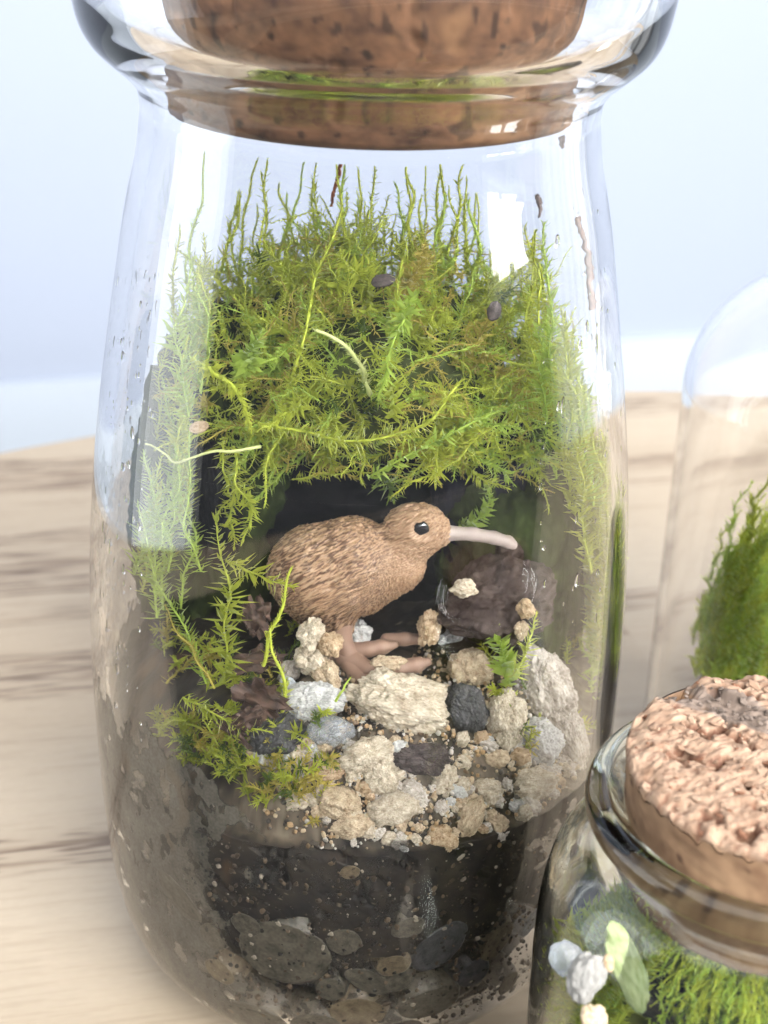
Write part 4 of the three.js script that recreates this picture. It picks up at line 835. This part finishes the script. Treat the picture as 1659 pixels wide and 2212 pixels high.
// ---------------------------------------------------------------- the corked bottle at the front right
{
  const BX = 0.038, BZ = 0.0437; let corkCrumbs;
  const o = thing('glass_bottle', 'short clear glass bottle with a rolled lip at the lower right', 'bottle');
  o.position.set(BX, 0, BZ);
  const out = [[0.0001, 0.0010], [0.014, 0.0006], [0.0165, 0.0003], [0.0192, 0.0018], [0.0202, 0.0045], [0.0203, 0.010], [0.0203, 0.030], [0.0203, 0.0385], [0.0200, 0.0430], [0.0192, 0.0464], [0.0178, 0.0488], [0.0160, 0.0501], [0.0150, 0.0508], [0.0148, 0.0517],
    [0.0155, 0.0523], [0.0166, 0.0529], [0.0170, 0.0538], [0.0169, 0.0547], [0.0163, 0.0552], [0.0156, 0.0554], [0.0149, 0.0553], [0.0140, 0.0546], [0.0134, 0.0536], [0.0131, 0.0515], [0.0138, 0.0496], [0.0160, 0.0482], [0.0174, 0.0462], [0.0184, 0.0430], [0.0187, 0.0385], [0.0187, 0.030], [0.0187, 0.006], [0.0176, 0.0036], [0.014, 0.0030], [0.0001, 0.0030]];
  const c = new THREE.SplineCurve(out.map(([r, h]) => new THREE.Vector2(r, h)));
  mesh('body', lathe(c.getPoints(220).map((p) => [Math.max(p.x, 0.00005), p.y]), 200), M.bottle, o);
  // its cork: rough on top
  const pts = [[0.0001, 0.0462], [0.0126, 0.0462], [0.0130, 0.0466]];
  for (let i = 1; i <= 44; i++) pts.push([lerp(0.0130, 0.0139, i / 44), lerp(0.0466, 0.0594, i / 44)]);
  for (let i = 1; i <= 130; i++) pts.push([Math.max(0.0138 * (1 - i / 130), 0.00003), 0.0597]);
  const g = lathe(pts, 400), p = g.attributes.position;
  for (let i = 0; i < p.count; i++) {
    let x = p.getX(i), y = p.getY(i), z = p.getZ(i); const r = Math.hypot(x, z);
    if (y > 0.0590) {
      const U = x * 0.82 - z * 0.57, W = x * 0.57 + z * 0.82, flake = Math.abs(ns(U * 420, 8, W * 1050)), fine = Math.abs(ns(U * 1500, 3, W * 2600)), pit = smoothstep(fbm(x * 420, 12, z * 420, 3), 0.10, 0.30);
      y += (0.00055 * fbm(x * 300, 3, z * 300, 4) + 0.0004 * flake + 0.00018 * fine - 0.0010 * pit) * (r > 0.0134 ? 0.6 : 1) - 0.0008 * smoothstep(r, 0.0116, 0.0138) * (0.7 + 2.2 * fbm(x * 520, 1, z * 520, 3)) - 0.0013 * smoothstep(0.0022 - Math.abs(z * 0.85 - x * 0.55 + 0.0042), 0, 0.001) * (0.5 + fbm(x * 600, 7, z * 600, 3));
    }
    else if (y < 0.0590 && r > 0.012) { const k = 1 + 0.00012 / r * ns(x * 500, y * 900, z * 500); x *= k; z *= k; }
    p.setXYZ(i, x, y, z);
  }
  g.computeVertexNormals();
  const sideC = corkColor([0.27, 0.165, 0.092], [0.12, 0.06, 0.03], [0.045, 0.018, 0.008], 2.2), topC = corkColor([0.36, 0.25, 0.175], [0.15, 0.082, 0.048], [0.085, 0.035, 0.018], 2.3);
  colored(g, (x, y, z) => {
    const q = z * 0.85 + x * -0.55, n = fbm(x * 260, 4, z * 260, 3), grey = smoothstep(0.0026 - Math.abs(q + 0.0042 + 0.002 * n) + 0.0012 * n, 0, 0.0008);
    let c = topC(x, y, z);
    c = mix3(c, [0.13, 0.052, 0.028], smoothstep(fbm(x * 420, 12, z * 420, 3), 0.08, 0.24) * 0.85);
    c = mix3(c, [0.12, 0.05, 0.03], smoothstep(ns((x * 0.82 - z * 0.57) * 700, 14, (x * 0.57 + z * 0.82) * 2600), 0.22, 0.4) * 0.75);
    c = mix3(c, [0.38, 0.27, 0.19], smoothstep(ns((x * 0.82 - z * 0.57) * 800, 4, (x * 0.57 + z * 0.82) * 2000), 0.1, 0.45) * 0.6);
    c = mix3(c, mix3([0.07, 0.052, 0.042], [0.22, 0.17, 0.14], clamp(0.5 + 1.6 * fbm(x * 700, 2, z * 700, 3), 0, 1)), grey * 0.9);
    return mix3(sideC(x, y, z), c, smoothstep(y, 0.0583, 0.0590));
  });
  {
    reseed(63);
    const N = 900, im = new THREE.InstancedMesh(stoneGeo(8, 2, 0.6, (t) => mix3([0.7, 0.7, 0.7], [1, 1, 1], t)), M.cork, N), q = new THREE.Object3D(), c = new THREE.Color();
    for (let i = 0; i < N; i++) {
      const r = 0.0136 * Math.sqrt(rnd()), a = rr(0, 6.283), x = r * Math.cos(a), z = r * Math.sin(a), sz = 0.00008 + 0.00026 * Math.pow(rnd(), 2.8);
      q.position.set(x, 0.0597 + 0.0003 * fbm(x * 300, 3, z * 300, 3) + rr(-0.0004, 0.0003) - 0.0007 * smoothstep(r, 0.0118, 0.0136), z); q.scale.set(sz * rr(0.8, 2.2), sz * rr(0.4, 0.9), sz * rr(0.6, 1.2)); q.rotation.set(rr(-0.6, 0.6), -0.6 + rr(-0.5, 0.5), rr(-0.6, 0.6)); q.updateMatrix();
      im.setMatrixAt(i, q.matrix);
      const m = rnd(), g2 = Math.abs(z * 0.85 - x * 0.55 + 0.0042) < 0.0024;
      im.setColorAt(i, c.setRGB(...(g2 ? mix3([0.075, 0.055, 0.044], [0.20, 0.155, 0.128], m) : m < 0.25 ? [0.20, 0.09, 0.05] : mix3([0.22, 0.125, 0.078], [0.37, 0.255, 0.178], m))));
    }
    im.name = 'crumbs'; im.userData.kind = 'stuff';
    corkCrumbs = im;
  }
  const k = tag(mesh('cork_stopper', g, M.cork), 'pinkish tan cork with a rough crumbling top in the small bottle', 'cork');
  k.position.set(BX, 0, BZ);
  k.add(corkCrumbs);

  // what is in the bottle
  const keep = (v) => { const x = v.x - BX, z = v.z - BZ, r = Math.hypot(x, z), R = (v.y > 0.041 ? lerp(0.0182, 0.0120, smoothstep(v.y, 0.041, 0.0485)) : 0.0184) - 0.0004; if (r > R) { v.x = BX + x * R / r; v.z = BZ + z * R / r; } v.y = Math.min(v.y, 0.0487); return v; };
  reseed(61);
  const bed = rockAt('soil', 'dark soil and moss litter filling the small bottle', 'soil', V(BX - 0.0005, 0.0205, BZ - 0.003), V(0.0172, 0.0205, 0.0150), 44, 'olive', 0, 0.06, 24, M.soil, false);
  bed.userData.kind = 'stuff';
  const bm = thing('moss_clump', 'yellow green moss growing up the left side of the small bottle', 'moss'); bm.userData.kind = 'stuff';
  const bl = new Soft(), bs = new Soft();
  const bPlane = (x, y, z) => onZ(x, y, z);
  for (let i = 0; i < 420; i++) {
    const a = bPlane(rr(1165, 1330), rr(1840, 2230), rr(0.046, 0.057)), d = V(rr(-0.35, 0.35), 1, rr(-0.2, 0.4)).normalize(), L = rr(0.004, 0.009);
    frond([a, a.clone().addScaledVector(d, L * 0.5).add(V(rr(-0.0006, 0.0006), 0, 0)), a.clone().addScaledVector(d, L)].map(keep), { keep, tone: ['bright', 'mid', 'bright', 'mid', 'bright', 'fresh'][i % 6], len: rr(0.0009, 0.0014), gap: 0.0004 }, bl, bs);
  }
  tag(mesh('leaves', bl.geo(), M.leaf, bm), null, null, null, 'stuff'); tag(mesh('stems', bs.geo(), M.stem, bm), null, null, null, 'stuff');
  const hm = thing('moss_clump', 'hair thin bright green moss hanging over the dark slate in the small bottle', 'moss'); hm.userData.kind = 'stuff';
  const hl = new Soft(), hs = new Soft();
  for (let i = 0; i < 260; i++) {
    const x = rr(1420, 1659), a = bPlane(x, 2130 + (x - 1440) * 0.10 + rr(-20, 90), rr(0.050, 0.059)), d = V(rr(-0.3, 0.3), rr(0.2, 1), rr(0, 0.5)).normalize(), L = rr(0.002, 0.004);
    const b = a.clone().addScaledVector(d, L * 0.6), e = b.clone().add(V(rr(-0.001, 0.001), -L * rr(0.2, 1.1), 0.0006));
    frond([a, b, e].map(keep), { keep, tone: ['fresh', 'mid', 'bright', 'deep'][i % 4], len: rr(0.0005, 0.0009), gap: 0.00045, whorl: 2, thick: 0.00007, spread: 0.5 }, hl, hs);
  }
  tag(mesh('leaves', hl.geo(), M.leaf, hm), null, null, null, 'stuff'); tag(mesh('stems', hs.geo(), M.stem, hm), null, null, null, 'stuff');
  const put = (name, label, cat, x, y, z, a, b, c2, turn, kind, mat, s, rough) => { const pos = onZ(x, y, z), q = pxm(pos); setStone(tag(mesh(name, stoneGeo(s, 18, rough, toneOf(kind), 0.12), mat), label, cat), pos, a * q, b * q, c2 * q, turn); };
  put('quartz', 'milky white quartz stone in the left of the small bottle', 'stone', 1266, 2112, 0.0575, 36, 54, 26, -0.3, 'milk', M.stone, 91, 0.26);
  put('quartz', 'bluish clear quartz stone behind the milky one', 'stone', 1222, 2070, 0.053, 34, 36, 20, 0.4, 'blue', M.quartz, 94, 0.2);
  put('shell', 'pale green white shard standing right of the milky quartz', 'shard', 1360, 2088, 0.0555, 34, 92, 12, 0.42, 'jade', M.stone, 97, 0.2);
  put('seed', 'orange grain between the quartz and the green white shard', 'seed', 1314, 2080, 0.057, 12, 18, 10, 0.1, 'amber', M.stone, 99, 0.2);
  put('slate', 'charcoal slate slab sloping down right in the small bottle', 'slate', 1450, 2160, 0.052, 165, 44, 60, -0.45, 'dark', M.darkRock, 103, 0.14);
  put('stone', 'small tan stone at the bottom edge of the photo in the small bottle', 'stone', 1284, 2200, 0.059, 26, 30, 18, 0.1, 'tan', M.stone, 107, 0.25);
}

// ---------------------------------------------------------------- the glass dome at the back right
{
  const DX = 0.0645, DZ = -0.040, R = 0.0225, T = 0.0013;
  const o = thing('glass_dome', 'clear round topped glass dome at the back right', 'dome');
  o.position.set(DX, 0, DZ);
  const pts = [[R - T, 0.0008], [R - T / 2, 0.0002], [R, 0.0008]], h0 = 0.060, b = 0.0185;
  for (let i = 1; i <= 30; i++) pts.push([R, h0 * i / 30]);
  for (let i = 1; i <= 34; i++) { const a = i / 34 * Math.PI / 2; pts.push([Math.max(R * Math.cos(a), 0.00003), h0 + b * Math.sin(a)]); }
  for (let i = 34; i >= 0; i--) { const a = i / 34 * Math.PI / 2; pts.push([Math.max((R - T) * Math.cos(a), 0.00003), h0 + (b - T) * Math.sin(a)]); }
  for (let i = 29; i >= 1; i--) pts.push([R - T, h0 * i / 30]);
  pts.push([R - T, 0.0008]);
  mesh('body', lathe(pts, 180), M.dome, o);
  const keep = (v) => { const x = v.x - DX, z = v.z - DZ, r = Math.hypot(x, z), q = R - T - 0.0006; if (r > q) { v.x = DX + x * q / r; v.z = DZ + z * q / r; } v.y = Math.max(v.y, 0.001); return v; };
  reseed(71);
  rockAt('rock', 'black stone inside the glass dome behind the moss', 'rock', V(DX + 0.003, 0.0150, DZ - 0.002), V(0.0165, 0.0235, 0.0150), 51, 'black', 0, 0.14, 24, M.darkRock, false);
  const m = thing('moss_clump', 'tall bright green tuft of thin moss inside the glass dome', 'moss'); m.userData.kind = 'stuff';
  const l = new Soft(), s = new Soft();
  for (let i = 0; i < 210; i++) {
    const t = rnd(), x = rr(1490, 1640) + 10, y = lerp(1500, 1200, t * (x > 1540 ? 1 : 0.55)) + rr(-20, 20), z = rr(-0.036, -0.022), a = onZ(x, y, z), L = rr(0.006, 0.013), lean = rr(-0.1, 0.55), d = V(lean, 1, rr(-0.1, 0.2)).normalize();
    frond([a, a.clone().addScaledVector(d, L * 0.5), a.clone().addScaledVector(d, L * 0.9).add(V(L * 0.18, 0, 0))].map(keep), { keep, tone: ['bright', 'fresh', 'fresh', 'bright', 'mid'][i % 5], len: rr(0.0008, 0.0018), gap: 0.0005, spread: 0.55, thick: 0.00010, curl: 0.3 }, l, s);
  }
  tag(mesh('leaves', l.geo(), M.leaf, m), null, null, null, 'stuff'); tag(mesh('stems', s.geo(), M.stem, m), null, null, null, 'stuff');
  for (const [lab, q] of [['curly pale green shoot in the front of the glass dome', [[1560, 1500, -0.020], [1556, 1440, -0.0195], [1540, 1380, -0.0195], [1510, 1362, -0.020]]], ['bright green ribbon shoot beside the black stone in the dome', [[1610, 1490, -0.020], [1622, 1430, -0.0195], [1636, 1360, -0.0195]]]])
    sprig(lab, null, path(...q), { keep, tone: 'fresh', len: 0.0011, gap: 0.0003, spread: 0.9, thick: 0.0002, wide: 0.3 });
}

renderer.render(scene, camera);
